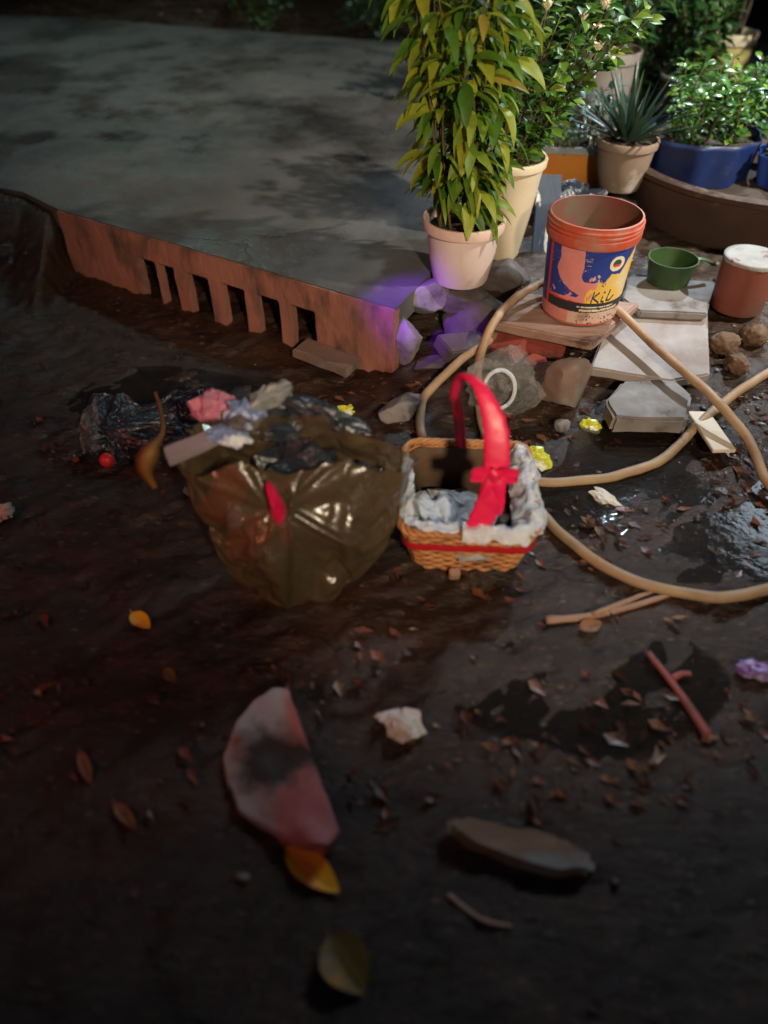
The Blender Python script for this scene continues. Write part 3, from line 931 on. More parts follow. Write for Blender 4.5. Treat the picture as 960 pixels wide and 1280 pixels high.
def label_mat(s, h):
    wob = .012 * mnoise.noise(Vector((s * 14, h * 14, 3)))
    s2, h2 = s + wob, h + wob * .7
    if h2 < .165:
        if -.02 < s < .95 and mnoise.noise(Vector((s * 18, h * 40, 0))) > .32 and h < .13:
            return 4
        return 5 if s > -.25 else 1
    if s < -.86: return 0
    if s < -.8: return 2
    if h2 < .30:
        for hh, a, b in ((.245, -.05, .8), (.205, .02, .9), (.19, .02, .9)):
            if abs(h - hh) < .011 and a < s < b and mnoise.noise(Vector((s * 60, hh * 50, 0))) > -.25:
                return 6
        return 4
    wr = mnoise.noise(Vector((s * 5, h * 7, 9))) + .6 * mnoise.noise(Vector((s * 16, h * 18, 2)))
    if wr > .62: return 1 if s < .2 else 5  # worn through: red-lit tone on the left, dirty white on the right
    if abs(mnoise.noise(Vector((s * 4 + h * 3, h * 22, 5)))) < .012 and mnoise.noise(Vector((s * 3, h * 3, 1))) > .1: return 5
    # emblem
    ex, ey = (s - .66) / .15, (h - .83) / .10
    e = ex * ex + ey * ey
    if e < 1:
        if e < .34 and ey > -.1: return 9
        if e < .34 and ey > -.45: return 2
        if e < .72: return 6
        return 6
    for st in letters[2:]:
        if seg_d(s, h * 1.1, [(a, b * 1.1) for a, b in st]) < .016: return 8
    if math.hypot(s - dot[0], h - dot[1]) < .02: return 8
    for st in letters:
        if seg_d(s, h * 1.1, [(a, b * 1.1) for a, b in st]) < .038: return 7
    for (a, b, c_) in ((.42, .6, .04), (.47, .57, .045)):
        if math.hypot(s - a, (h - b)) < c_ and mnoise.noise(Vector((s * 50, h * 50, 0))) > .1: return 8
    if inside(s2, h2, yel_poly): return 3
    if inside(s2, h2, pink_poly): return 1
    if h2 < .345 - .03 * max(0, s): return 2
    return 0


na, nh = 300, 150
lab_top = .276
V, F, MI = [], [], []
amax = R(86)
for i in range(na + 1):
    a = -amax + 2 * amax * i / na
    for j in range(nh + 1):
        z = .012 + (lab_top - .012) * j / nh
        r = rad(z) + .0012
        V.append((r * math.cos(a), r * math.sin(a), z))
for i in range(na):
    for j in range(nh):
        a = -amax + 2 * amax * (i + .5) / na
        F.append((i * (nh + 1) + j, (i + 1) * (nh + 1) + j, (i + 1) * (nh + 1) + j + 1, i * (nh + 1) + j + 1))
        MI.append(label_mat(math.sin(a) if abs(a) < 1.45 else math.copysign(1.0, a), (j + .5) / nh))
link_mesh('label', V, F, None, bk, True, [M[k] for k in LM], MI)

# ------------------------------------------------------------------ red can, green dipper
RC = on_ground(917, 390); RC.z = max(RC.z, .09)
t = thing('tin_can', 'red tin can with a flaking white top, lid uppermost', 'can', RC)
lathe_obj('body', [(0, 0), (.088, 0), (.094, .005), (.096, .02), (.099, .19), (.1, .2)], M['red_can'], t, 64, .01)
V, F = lathe([(0, .203), (.04, .203), (.085, .2035), (.1, .204), (.1015, .2), (.1015, .193)], 64)
A_ = np.array(V); ang = np.arctan2(A_[:, 1], A_[:, 0]); m_ = A_[:, 2] < .198
A_[m_, 2] -= .008 * (vnoise3(np.cos(ang[m_]) * 6, np.sin(ang[m_]) * 6, 2) * .5 + .5)
link_mesh('lid', A_, F, M['white_flake'], t)

GC = at(834, 352, .138)
t = thing('dipper', 'green plastic dipper with a long handle', 'dipper', GC, R(8))
lathe_obj('cup', [(0, 0), (.07, 0), (.078, .006), (.092, .095), (.094, .097), (.09, .097), (.075, .01), (0, .006)], M['green_cup'], t, 64)
path = catmull([(.088, 0, .082), (.11, 0, .086), (.14, .0, .078), (.165, 0, .062)], 8)
g = Geo().add(tube_geo(path, lambda q: .015 - .003 * math.sin(q * PI), 10, False, .45)); g.obj('handle', M['green_cup'], t)

# ------------------------------------------------------------------ hoses
def hose(label, pts, name='hose', r=.0155):
    path = catmull(pts, 12)
    path = [q + Vector((mnoise.noise(q * 4), mnoise.noise(q * 4 + Vector((9, 0, 0))), 0)) * .010 + Vector((mnoise.noise(q * 14), mnoise.noise(q * 14 + Vector((9, 0, 0))), 0)) * .0035 for q in path]
    g = Geo().add(tube_geo(path, lambda f: r * (1 + .07 * mnoise.noise(Vector((f * 40, 0, 2)))), 12, flat=.94))
    o = g.obj(name, M['hose'])
    return tag(o, label, 'hose', 'garden hoses looped over the rubble')


def gp(px, py, lift=.016):
    q = on_ground(px, py, lift); return q


hose('shorter tan hose passing behind the basket and under the cream offcut',
     [at(700, 345, .21), at(672, 356, .205), at(640, 376, .195), at(615, 408, .165), at(602, 440, .10), gp(597, 472), gp(600, 520), gp(616, 585), gp(665, 607), gp(745, 604), gp(800, 590), gp(832, 573), gp(868, 540, .03), gp(898, 512, .03), gp(960, 470), gp(1030, 425)])
hose('long tan hose looping in front of the basket and back up to the bucket',
     [at(630, 408, .06), at(606, 430, .085), at(575, 452, .085), at(545, 482, .06), gp(528, 515, .03), gp(527, 555, .016), gp(545, 620, .016), gp(610, 650, .016), gp(662, 640), gp(700, 672), gp(745, 707), gp(800, 734), gp(850, 746), gp(905, 750), gp(960, 740),
      gp(1010, 715), gp(1025, 670), gp(990, 640), at(958, 600, .04), at(935, 548, .085), at(895, 500, .13), at(850, 460, .15), at(810, 424, .155), at(778, 392, .17), at(750, 372, .175)])

def slacken(o, pins, frames=22, grow=.14, grav=.6, colliders=()):
    """let the film grow a little between its held points so it buckles into real crumples"""
    g = o.vertex_groups.new(name='held')
    for i, w in pins: g.add([i], w, 'REPLACE')
    cl = o.modifiers.new('film', 'CLOTH')
    st = cl.settings
    st.quality = 6; st.mass = .08
    st.tension_stiffness = 12; st.compression_stiffness = 12; st.shear_stiffness = 6; st.bending_stiffness = .12
    st.tension_damping = 8; st.compression_damping = 8; st.shear_damping = 8; st.bending_damping = .6
    st.vertex_group_mass = 'held'
    st.shrink_min = -grow; st.shrink_max = -grow
    st.effector_weights.gravity = grav
    st.air_damping = 3
    cl.collision_settings.use_collision = True; cl.collision_settings.distance_min = .004
    cl.collision_settings.use_self_collision = False
    cl.point_cache.frame_start = 1; cl.point_cache.frame_end = frames
    for c_ in colliders: c_.modifiers.new('hit', 'COLLISION'); c_.collision.thickness_outer = .004
    for f in range(1, frames + 1): scene.frame_set(f)
    dg = bpy.context.evaluated_depsgraph_get()
    me2 = bpy.data.meshes.new_from_object(o.evaluated_get(dg))
    o.modifiers.clear(); old = o.data; o.data = me2
    for c_ in colliders: c_.modifiers.clear()
    scene.frame_set(1)
    me2.polygons.foreach_set('use_smooth', [True] * len(me2.polygons))


# ------------------------------------------------------------------ gift basket
BK = Vector((.222, 1.475, .008))
bt = thing('gift_basket', 'tan wicker gift basket with a red ribbon-wrapped handle', 'basket', BK, R(-3))
BH = .158


def rrect(w, d, r, n=14):
    pts = []
    for cx, cy, a0 in ((w - r, d - r, 0), (-w + r, d - r, 90), (-w + r, -d + r, 180), (w - r, -d + r, 270)):
        for k in range(n):
            a = R(a0 + 90 * k / (n - 1))
            pts.append((cx + r * math.cos(a), cy + r * math.sin(a)))
    return pts


def resample(pts, n):
    P = [Vector((x, y)) for x, y in pts] + [Vector((pts[0][0], pts[0][1]))]
    Ls = [0]
    for a, b in zip(P, P[1:]):
        Ls.append(Ls[-1] + (b - a).length)
    out, j = [], 0
    for k in range(n):
        s = Ls[-1] * k / n
        while Ls[j + 1] < s: j += 1
        f = (s - Ls[j]) / max(1e-9, Ls[j + 1] - Ls[j])
        out.append(P[j].lerp(P[j + 1], f))
    return out


hw = lambda z: .135 + .034 * z / BH
hd = lambda z: .150 + .032 * z / BH
NS = 44            # stakes round the wall
g = Geo()
rows = 13
for i in range(rows):
    z = .008 + (BH - .018) * i / (rows - 1)
    base = resample(rrect(hw(z), hd(z), .04), NS * 6)
    path = []
    for k, q in enumerate(base):
        a, b = base[k - 1], base[(k + 1) % len(base)]
        tt = (b - a).normalized(); nn = Vector((tt.y, -tt.x))
        w_ = .0042 * math.sin(PI * k / 6 + (PI if i % 2 else 0)) + .0022 * mnoise.noise(Vector((q.x * 30, q.y * 30, i * 1.7)))
        path.append(Vector((q.x + nn.x * w_, q.y + nn.y * w_, z + .0025 * mnoise.noise(Vector((q.x * 22, q.y * 22, i * 3.1))))))
    g.add(tube_geo(path, .0058, 6, True, 1.05))
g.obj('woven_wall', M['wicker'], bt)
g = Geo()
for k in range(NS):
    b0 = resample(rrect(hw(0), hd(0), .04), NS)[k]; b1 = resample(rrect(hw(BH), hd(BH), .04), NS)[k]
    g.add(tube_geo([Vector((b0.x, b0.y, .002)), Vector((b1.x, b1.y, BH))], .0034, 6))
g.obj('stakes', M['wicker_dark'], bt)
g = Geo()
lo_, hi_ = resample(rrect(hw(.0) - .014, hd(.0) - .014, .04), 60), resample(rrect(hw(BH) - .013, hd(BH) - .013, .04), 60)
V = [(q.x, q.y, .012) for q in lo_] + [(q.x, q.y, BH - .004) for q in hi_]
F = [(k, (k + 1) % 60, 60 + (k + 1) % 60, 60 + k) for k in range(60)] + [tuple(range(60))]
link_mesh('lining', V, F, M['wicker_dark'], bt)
g = Geo()
base = resample(rrect(hw(BH) + .002, hd(BH) + .002, .042), 240)
for ph in (0, PI * 2 / 3, PI * 4 / 3):
    path = [Vector((q.x + .006 * math.cos(k * 2 * PI / 12 + ph), q.y + .006 * math.cos(k * 2 * PI / 12 + ph), BH + .003 + .006 * math.sin(k * 2 * PI / 12 + ph))) for k, q in enumerate(base)]
    g.add(tube_geo(path, .0065, 6, True))
g.obj('rim', M['wicker'], bt)
# red band along the front and sides
def band(z, h, off, parent, mat, a0=0, a1=1, name='ribbon_band'):
    base = resample(rrect(hw(z) + off, hd(z) + off, .045), 160)
    V = []
    for q in base:
        w_ = 1 + .008 * mnoise.noise(Vector((q.x * 40, q.y * 40, 0)))
        for dz, f in ((-h / 2, 1), (0, 1.012), (h / 2, 1.004)):
            V.append((q.x * w_ * f, q.y * w_ * f, z + dz + .002 * mnoise.noise(Vector((q.x * 30, q.y * 30, 4)))))
    F = [(k * 3 + i, ((k + 1) % 160) * 3 + i, ((k + 1) % 160) * 3 + i + 1, k * 3 + i + 1) for k in range(160) for i in range(2)]
    return link_mesh(name, V, F, mat, parent)
band(.112, .022, .012, bt, M['dark_red'])
# little wooden foot at the front
bm = slab_bm([(-.014, -.01), (.014, -.01), (.014, .01), (-.014, .01)], .035, .003, .001, 3)
o = link_bm('front_tab', bm, M['stick'], bt, True, R(35)); place(o, (-.03, -.175, -.004), (.3, 0, .1))
# handle: cane core wrapped with ribbon turns
arch = catmull([(-.012, hd(BH) - .004, BH - .02), (-.030, hd(BH) - .012, BH + .12), (-.046, .10, .38), (-.036, .035, .475), (.004, -.02, .478), (.044, -.085, .40), (.046, -.14, .27), (.006, -hd(BH) + .002, BH - .02)], 16)
g = Geo().add(tube_geo(arch, .003, 8)); hd_o = g.obj('handle', M['wicker'], bt)
V, F = [], []
nA = len(arch)
for k, q in enumerate(arch):
    tt = (arch[min(k + 1, nA - 1)] - arch[max(k - 1, 0)]).normalized()
    s = Vector((1, 0, 0)); s = (s - tt * s.dot(tt)).normalized(); u = tt.cross(s)
    fr = k / (nA - 1)
    wd = .0145 + .016 * sstep(.52, .75, fr)
    for j in range(12):
        a = 2 * PI * j / 12
        rr = 1 + .09 * ((k * 1.0 + j * .5) % 4 < 1) + .06 * mnoise.noise(q * 60 + Vector((j, 0, 0)))
        V.append(q + s * (wd * rr * math.cos(a)) + u * ((.0085 - .0035 * sstep(.5, .75, fr)) * rr * math.sin(a)))
for k in range(nA - 1):
    for j in range(12):
        F.append((k * 12 + j, k * 12 + (j + 1) % 12, (k + 1) * 12 + (j + 1) % 12, (k + 1) * 12 + j))
link_mesh('ribbon_wrap', V, F, M['red_ribbon'], hd_o)
# bow on the near side of the handle
bow = thing('bow_holder', 'x y z w', 'bow'); del bow['label']; del bow['category']; bow.name = 'bow'; bow.parent = bt; bow.location = (.046, -.13, .315)
for sx in (-1, 1):
    loop = catmull([(0, 0, 0), (sx * .024, -.012, .018), (sx * .05, -.014, .016), (sx * .055, -.006, -.006), (sx * .03, .0, -.012), (0, 0, 0)], 8)
    V, F = [], []
    for k, q in enumerate(loop):
        for dz in (-.013, 0, .013):
            V.append((q.x, q.y - .004 * abs(dz) / .013, q.z + dz))
    for k in range(len(loop) - 1):
        for j in range(2):
            F.append((k * 3 + j, k * 3 + j + 1, k * 3 + j + 4, k * 3 + j + 3))
    link_mesh('bow_loop', V, F, M['red_ribbon'], bow)
    tail = catmull([(0, -.004, 0), (sx * .012, -.016, -.03), (sx * .02, -.02, -.07), (sx * .016, -.024, -.11)], 8)
    V, F = [], []
    for k, q in enumerate(tail):
        V += [(q.x - .012, q.y, q.z), (q.x, q.y - .004, q.z), (q.x + .012, q.y, q.z)]
    for k in range(len(tail) - 1):
        for j in range(2):
            F.append((k * 3 + j, k * 3 + j + 1, k * 3 + j + 4, k * 3 + j + 3))
    link_mesh('ribbon_tail', V, F, M['red_ribbon'], bow)
o = crumple('knot', (0, -.008, 0), (.018, .014, .02), 4, M['red_ribbon'], bow, sub=3, amp=.2)
# cellophane folded over the rim: right side, front and left edge
def cello(side_pts, name, wid_in, wid_out, seed):
    V, F = [], []
    path = catmull([Vector(p) for p in side_pts], 14)
    nw_ = 13
    for k, q in enumerate(path):
        tt = (path[min(k + 1, len(path) - 1)] - path[max(k - 1, 0)]).normalized()
        nn = Vector((tt.y, -tt.x, 0))
        for j in range(nw_):
            f = j / (nw_ - 1)
            off = -wid_in + (wid_in + wid_out) * f
            z = .021 - max(0, off - .016) * 1.1 - max(0, -off - .010) * 1.6
            jit = mnoise.noise(Vector((k * .14, j * .35, seed))) * .010 + abs(mnoise.noise(Vector((k * .4, j * .9, seed + 3)))) * .005
            V.append((q.x + nn.x * (off + jit), q.y + nn.y * (off + jit), q.z + z + jit * 1.2))
    for k in range(len(path) - 1):
        for j in range(nw_ - 1):
            F.append((k * nw_ + j, k * nw_ + j + 1, (k + 1) * nw_ + j + 1, (k + 1) * nw_ + j))
    o = link_mesh(name, V, F, M['silver'], bt)
    slacken(o, [(k * nw_ + j, 1.0) for k in range(len(path)) for j in range(nw_) if j in (2, 3, 4) or (k % 12 == 0 and j == 12)], 14, .07, .08)
    return o
w1, d1 = hw(BH), hd(BH)
cello([(w1 - .02, d1 - .02, BH), (w1, d1 - .09, BH), (w1, .0, BH), (w1 + .002, -d1 + .09, BH), (w1 - .01, -d1 + .03, BH), (w1 - .05, -d1, BH), (.05, -d1 - .002, BH), (-.02, -d1 - .002, BH)], 'cellophane', .024, .058, 2)
cello([(-.03, -d1 - .001, BH), (-w1 + .05, -d1, BH), (-w1 + .01, -d1 + .03, BH), (-w1, -d1 + .1, BH), (-w1, 0, BH), (-w1, .1, BH)], 'cellophane', .010, .026, 7)
crumple('foil_padding', (-.085, -.05, .075), (.062, .10, .05), 9, M['silver'], bt, (0, .5, .1), 5, .5)
crumple('paper_padding', (-.005, -.03, .05), (.12, .13, .045), 11, M['grey_wrap'], bt, (0, .1, .4), 4, .5)

# ------------------------------------------------------------------ clear plastic bag behind the basket
CB = on_ground(622, 512)
t = thing('plastic_bag', 'clear crumpled plastic bag standing behind the basket handle', 'bag', (CB.x, CB.y, CB.z))
crumple('bag_body', (.012, .02, .085), (.13, .085, .105), 14, M['clear'], t, sub=5, amp=.35)
ring = [Vector((-.02 + .05 * math.cos(a), -.09 + .018 * math.sin(a), .14 + .06 * math.sin(a))) for a in np.linspace(0, 2 * PI, 40, endpoint=False)]
g = Geo().add(tube_geo(ring, .007, 7, True)); g.obj('bag_mouth', M['silver'], t)

# ------------------------------------------------------------------ bin bag full of rubbish
def ridge(x, y, z, oct=3):
    a, s_, f = 1.0, 0.0, 1.0
    for _ in range(oct):
        s_ = s_ + a * (1 - 2 * np.abs(vnoise3(x * f, y * f, z * f)))
        a *= .45; f *= 2.1
    return s_


def sack(name, rb, rt, h, seed, mat, parent, sq=(1, 1), fold=.05, flat=.75, tilt=(0, 0), seg=200, lv=110):
    """slumped film sack: upright folds on the flanks, caved-in top"""
    a = np.linspace(0, 2 * PI, seg, endpoint=False)
    t_ = np.linspace(0, 1, lv)
    T, A2 = np.meshgrid(t_, a, indexing='ij')
    ph = (T - .5) * PI
    zc = np.sign(np.sin(ph)) * np.abs(np.sin(ph)) ** flat * .5 + .5
    rad_ = np.abs(np.cos(ph)) ** .55 * (rb + (rt - rb) * zc)
    x, y, z = rad_ * np.cos(A2) * sq[0], rad_ * np.sin(A2) * sq[1], zc * h
    wob = 1 + .16 * vnoise3(np.cos(A2) * 1.2 + seed, np.sin(A2) * 1.2, z * 2) + .05 * vnoise3(np.cos(A2) * 3 + seed, np.sin(A2) * 3, z * 3)
    x, y = x * wob, y * wob
    # upright folds, then slack creases running across them
    wx, wy, wz = x + .05 * vnoise3(x * 5, y * 5, z * 5 + seed), y + .05 * vnoise3(x * 5 + 9, y * 5, z * 5 + seed), z
    f1 = ridge(wx * 5.5 + seed, wy * 5.5, wz * .9, 2)
    f2 = ridge((wx + wz * .5) * 10 + seed, (wy - wz * .4) * 10, wz * 4.5 + 4, 3)
    flank = np.clip(np.cos(ph), 0, 1) ** .3
    d = fold * (f1 - .5) * .55 * (.35 + zc) + fold * .38 * (f2 - .5)
    nx, ny = np.cos(A2), np.sin(A2)
    x, y = x + nx * d * flank, y + ny * d * flank
    z = z + (.5 * d + .05 * vnoise3(x * 4 + seed, y * 4, 2 + 0 * x)) * zc + (tilt[0] * x + tilt[1] * y) * zc
    V = np.stack([x.ravel(), y.ravel(), z.ravel()], 1)
    F = [(i * seg + k, i * seg + (k + 1) % seg, (i + 1) * seg + (k + 1) % seg, (i + 1) * seg + k) for i in range(lv - 1) for k in range(seg)]
    return link_mesh(name, V, F, mat, parent)


def lip(name, rt, z0, h, seed, mat, parent, sq, a0=0, a1=360, tilt=(0, 0), out=.03):
    """ragged edge of film standing up round the mouth"""
    n_, m_ = 260, 12
    V, F = [], []
    for i in range(n_ + 1):
        a = R(a0 + (a1 - a0) * i / n_)
        c, s_ = math.cos(a), math.sin(a)
        hh = h * (.55 + .8 * abs(mnoise.noise(Vector((c * 2.2, s_ * 2.2, seed))))  + .25 * mnoise.noise(Vector((c * 9, s_ * 9, seed))))
        hh *= min(1, i / 20, (n_ - i) / 20)
        for j in range(m_ + 1):
            f = j / m_
            r = rt * (1 + .14 * mnoise.noise(Vector((c * 1.2, s_ * 1.2, seed)))) + out * f + (.022 * math.sin(a * 17 + 3 * mnoise.noise(Vector((c * 3, s_ * 3, seed)))) + .03 * mnoise.noise(Vector((c * 5, s_ * 5, f * 1.5 + seed)))) * f
            x, y = r * c * sq[0], r * s_ * sq[1]
            V.append((x, y, z0 + hh * f + tilt[0] * x + tilt[1] * y + .01 * mnoise.noise(Vector((c * 8, s_ * 8, f * 4 + seed)))))
    for i in range(n_):
        for j in range(m_):
            F.append((i * (m_ + 1) + j, (i + 1) * (m_ + 1) + j, (i + 1) * (m_ + 1) + j + 1, i * (m_ + 1) + j + 1))
    return link_mesh(name, V, F, mat, parent)


def carrier(name, mat, parent):
    """open film bag: wide mouth, narrow foot, sharp folds running from mouth to foot"""
    seg, lv = 150, 52
    rd = random.Random(11)
    brk = sorted(rd.uniform(0, 2 * PI) for _ in range(17))
    val = [rd.uniform(-1, 1) for _ in brk]
    def fold(a):
        a %= 2 * PI
        for k in range(len(brk)):
            a0, a1 = brk[k - 1], brk[k]
            if k == 0: a0 -= 2 * PI
            if a0 <= a < a1 or (k == 0 and a >= brk[-1] and (a - 2 * PI) >= a0):
                t_ = ((a if a < a1 else a - 2 * PI) - a0) / (a1 - a0)
                return val[k - 1] * (1 - t_) + val[k] * t_
        return val[-1]
    V = []
    for i in range(lv):
        t_ = i / (lv - 1)
        for k in range(seg):
            a = 2 * PI * k / seg
            c, s_ = math.cos(a), math.sin(a)
            top_ = .445 - .075 * c * c + .03 * s_ - .02 * c + .03 * mnoise.noise(Vector((c * 2.5, s_ * 1.5, 4))) + .016 * fold(a * 2.0 + .3)
            if t_ < .12:
                f = t_ / .12
                rx, ry, z = .135 * f ** .5, .105 * f ** .5, .012 * f * f
                w_ = 0
            else:
                f = (t_ - .12) / .88
                w_ = f
                bulge = .035 * math.sin(min(1, f * 1.15) * PI)
                rx = .135 + .145 * f ** .9 + bulge; ry = .105 - .035 * f + bulge * 1.2
                z = .012 + (top_ - .012) * f
            drift = a + 1.1 * (z - .2) * (1 + mnoise.noise(Vector((c, s_, 8))))
            d = .034 * fold(drift) * (.3 + .7 * w_) + .017 * fold(drift * 2 + 1.1 + z * 4.5) * (.25 + .75 * w_) + .010 * fold(drift * 3 + 2.1 - z * 8) * w_
            q = Vector((c * 2, s_ * 2, z * 5))
            d += .018 * mnoise.noise(q) + .010 * (abs(mnoise.noise(Vector((c * 4 + z * 5, s_ * 4 - z * 4, z * 9)))) - .3)
            V.append(((rx + d) * c, (ry + d) * s_ + .05 * w_ + .02 * mnoise.noise(Vector((c * 2.2, z * 6, 3))), z))
    F = [(i * seg + k, i * seg + (k + 1) % seg, (i + 1) * seg + (k + 1) % seg, (i + 1) * seg + k) for i in range(lv - 1) for k in range(seg)]
    return link_mesh(name, V, F, mat, parent)


BB = Vector((-.22, 1.30, gz(-.22, 1.30) - .004))
bb = thing('rubbish_bag', 'large shiny dark rubbish bag standing open beside the basket', 'bag', BB)
sk = carrier('bag_film', M['blackbag'], bb)
SEG, LV = 150, 52
pins = [(k, 1.0) for k in range(SEG * 6)] + [((LV - 1) * SEG + k, 1.0) for k in range(0, SEG, 6)] + [(30 * SEG + k, 1.0) for k in range(0, SEG, 21)]
stuffing = [crumple('bag_filling', (.03, .045, .20), (.17, .085, .19), 77, M['bluebag'], bb, (0, 0, .05), 4, .3),
            crumple('red_cloth', (-.150, -.005, .30), (.045, .03, .085), 78, M['dark_red'], bb, (.1, .5, .2), 4, .45),
            crumple('red_cloth', (-.105, -.035, .19), (.05, .03, .09), 79, M['dark_red'], bb, (.1, .5, .1), 4, .45),
            crumple('red_cloth', (-.018, -.060, .28), (.015, .026, .12), 80, M['red_ribbon'], bb, (.2, -.1, 0), 4, .3),
            crumple('pale_scrap', (-.125, -.045, .26), (.022, .02, .04), 81, M['pink_wrap'], bb, (.2, .2, 0), 4, .4)]
slacken(sk, pins, 26, .10, .35, stuffing)
sb_ = sk.modifiers.new('soft', 'SUBSURF'); sb_.levels = 1; sb_.render_levels = 1
# red strips of cloth caught in the folds of the film
def strip(pix_z, w, mat, name, parent, inv):
    P = catmull([Vector(p) for p in pix_z], 10)
    V, F = [], []
    for k, q in enumerate(P):
        tt = (P[min(k + 1, len(P) - 1)] - P[max(k - 1, 0)]).normalized()
        s = tt.cross(Vector((0, -.75, .65))).normalized()
        ww = w * (.7 + .3 * math.sin(PI * k / (len(P) - 1))) * (1 + .25 * mnoise.noise(q * 40))
        j = mnoise.noise(q * 50) * .007
        V += [q - s * ww, q + Vector((0, -.006 + j, .006)), q + s * ww]
    V = [v - inv for v in V]
    for k in range(len(P) - 1):
        for j in range(2):
            F.append((k * 3 + j, k * 3 + j + 1, k * 3 + j + 4, k * 3 + j + 3))
    return link_mesh(name, V, F, mat, parent)


def bag_pt(px, py):
    """point on the bag's film seen at a photograph point"""
    u, v = (px - 480) / FPX, (py - 640) / FPX
    o_ = Vector((0, 0, CAM_H)) - BB
    d_ = Vector((u, cp - v * sp_, -(sp_ + v * cp)))
    return o_, d_.normalized()


from mathutils.bvhtree import BVHTree
bvh = BVHTree.FromPolygons([v.co.copy() for v in sk.data.vertices], [tuple(p.vertices) for p in sk.data.polygons])


def bag_hit(px, py, out=.006):
    o_, d_ = bag_pt(px, py)
    loc, nn, i, dist = bvh.ray_cast(o_, d_)
    if loc is None:
        return None
    return loc - d_ * out + BB


def bag_strip(pxs, w, mat, name):
    pts = [q for q in (bag_hit(*p) for p in pxs) if q is not None]
    if len(pts) >= 3:
        strip(pts, w, mat, name, bb, BB)


# rubbish heaped in the mouth
G_r = 'scraps heaped in the mouth of the rubbish bag'
def scrap(px, py, z, size, seed, mat, label, rot=(0, 0, 0), name='crumpled_wrapper', cat='wrapper', grp=G_r):
    o = crumple(name, at(px, py, z), size, seed, M[mat], None, rot, 4, .5)
    return tag(o, label, cat, grp)


scrap(345, 530, .40, (.13, .045, .035), 22, 'bluebag', 'wad of dark film filling the middle of the bag mouth')
scrap(268, 510, .41, (.05, .045, .04), 23, 'pink_wrap', 'pink and white wrapper at the back of the black bag', (.3, .2, .4))
scrap(310, 522, .425, (.05, .04, .035), 25, 'blue_wrap', 'blue and white wrapper beside the pink one', (.2, .5, .3))
scrap(340, 498, .44, (.06, .03, .045), 27, 'grey_wrap', 'grey torn wrapper standing up at the top of the bag', (.5, .3, .9))
scrap(288, 545, .41, (.05, .03, .02), 28, 'blue_wrap', 'dull blue scrap in front of the wrappers', (0, .3, .2))
scrap(410, 520, .42, (.10, .03, .025), 31, 'bluebag', 'twist of dark film along the back of the bag mouth', (0, .3, -.3))
o = slab_thing('card_box', 'mauve grey flat box lying on the lip of the black bag', 'box', [(204, 556), (268, 536), (274, 549), (210, 572)], .415, .022, M['greybox'], 13, .003, .002, tilt=(.1, -.05)); o['group'] = G_r
# second heap at the left
LB = on_ground(165, 615)
V, F = [], []
nx_, ny_ = 70, 50
for j in range(ny_ + 1):
    for i in range(nx_ + 1):
        u_, v_ = i / nx_ - .5, j / ny_ - .5
        z = .10 + .05 * mnoise.noise(Vector((u_ * 3, v_ * 3, 3))) + .06 * float(sstep(.0, .5, v_)) + .03 * float(sstep(-.2, -.5, u_)) - .07 * float(sstep(-.1, -.5, v_))
        V.append((u_ * .46 + .02 * mnoise.noise(Vector((u_ * 5, v_ * 5, 9))), v_ * .26 + .03 * mnoise.noise(Vector((u_ * 4, v_ * 2, 1))), z))
F = [(j * (nx_ + 1) + i, j * (nx_ + 1) + i + 1, (j + 1) * (nx_ + 1) + i + 1, (j + 1) * (nx_ + 1) + i) for j in range(ny_) for i in range(nx_)]
o = link_mesh('film_sheet', V, F, M['bluebag'])
LB = on_ground(170, 560)
place(o, (LB.x, LB.y, LB.z - .01), (0, 0, .1)); tag(o, 'crumpled sheet of dark plastic with pale glints, left of the rubbish bag', 'plastic sheet')
lump = crumple('lump', (LB.x + .02, LB.y + .02, LB.z + .03), (.16, .08, .06), 90, M['bluebag'])
floor_ = link_mesh('floor_hit', [(-2, .5, LB.z), (1, .5, LB.z), (1, 3, LB.z), (-2, 3, LB.z)], [(0, 1, 2, 3)], M['bluebag'])
slacken(o, [(j * (nx_ + 1) + i, 1.0) for j in range(0, ny_ + 1, 12) for i in range(0, nx_ + 1, 14) if (i + j) % 3 and j > 5], 24, .16, .9, [lump, floor_])
for q in (lump, floor_): bpy.data.objects.remove(q)
sb_ = o.modifiers.new('soft', 'SUBSURF'); sb_.levels = 1; sb_.render_levels = 1
o = crumple('clear_film', at(112, 535, .07), (.03, .09, .075), 37, M['clear'], None, (.2, .3, .25), 4, .5); tag(o, 'streak of clear film standing at the left of the dark plastic sheet', 'film')
bm = bmesh.new(); bmesh.ops.create_uvsphere(bm, u_segments=28, v_segments=18, radius=.022)
for v in bm.verts: v.co *= 1 + .03 * mnoise.noise(v.co * 60)
o = link_bm('toy_ball', bm, M['red_ball']); q = on_ground(134, 590); place(o, at(134, 575, .10)); tag(o, 'small red ball caught in the dark plastic sheet', 'ball')
pts = [at(194, 490, .33), at(201, 513, .35), at(203, 540, .37), at(190, 560, .38), at(182, 585, .34), at(194, 610, .28)]
P_ = catmull(pts, 10)
V, F = [], []
for k, q in enumerate(P_):
    f = k / (len(P_) - 1)
    tt = (P_[min(k + 1, len(P_) - 1)] - P_[max(k - 1, 0)]).normalized()
    s = tt.cross(Vector((.2, -.7, .7))).normalized(); u = s.cross(tt)
    ww = .005 + .02 * math.exp(-((f - .72) / .2) ** 2)
    V += [q - s * ww, q + u * ww * .2, q + s * ww, q - u * .003]
for k in range(len(P_) - 1):
    for j in range(4):
        F.append((k * 4 + j, k * 4 + (j + 1) % 4, (k + 1) * 4 + (j + 1) % 4, (k + 1) * 4 + j))
tag(link_mesh('fruit_peel', V, F, M['brown_peel']), 'long brown yellow peel draped over the edge of the bag', 'peel')

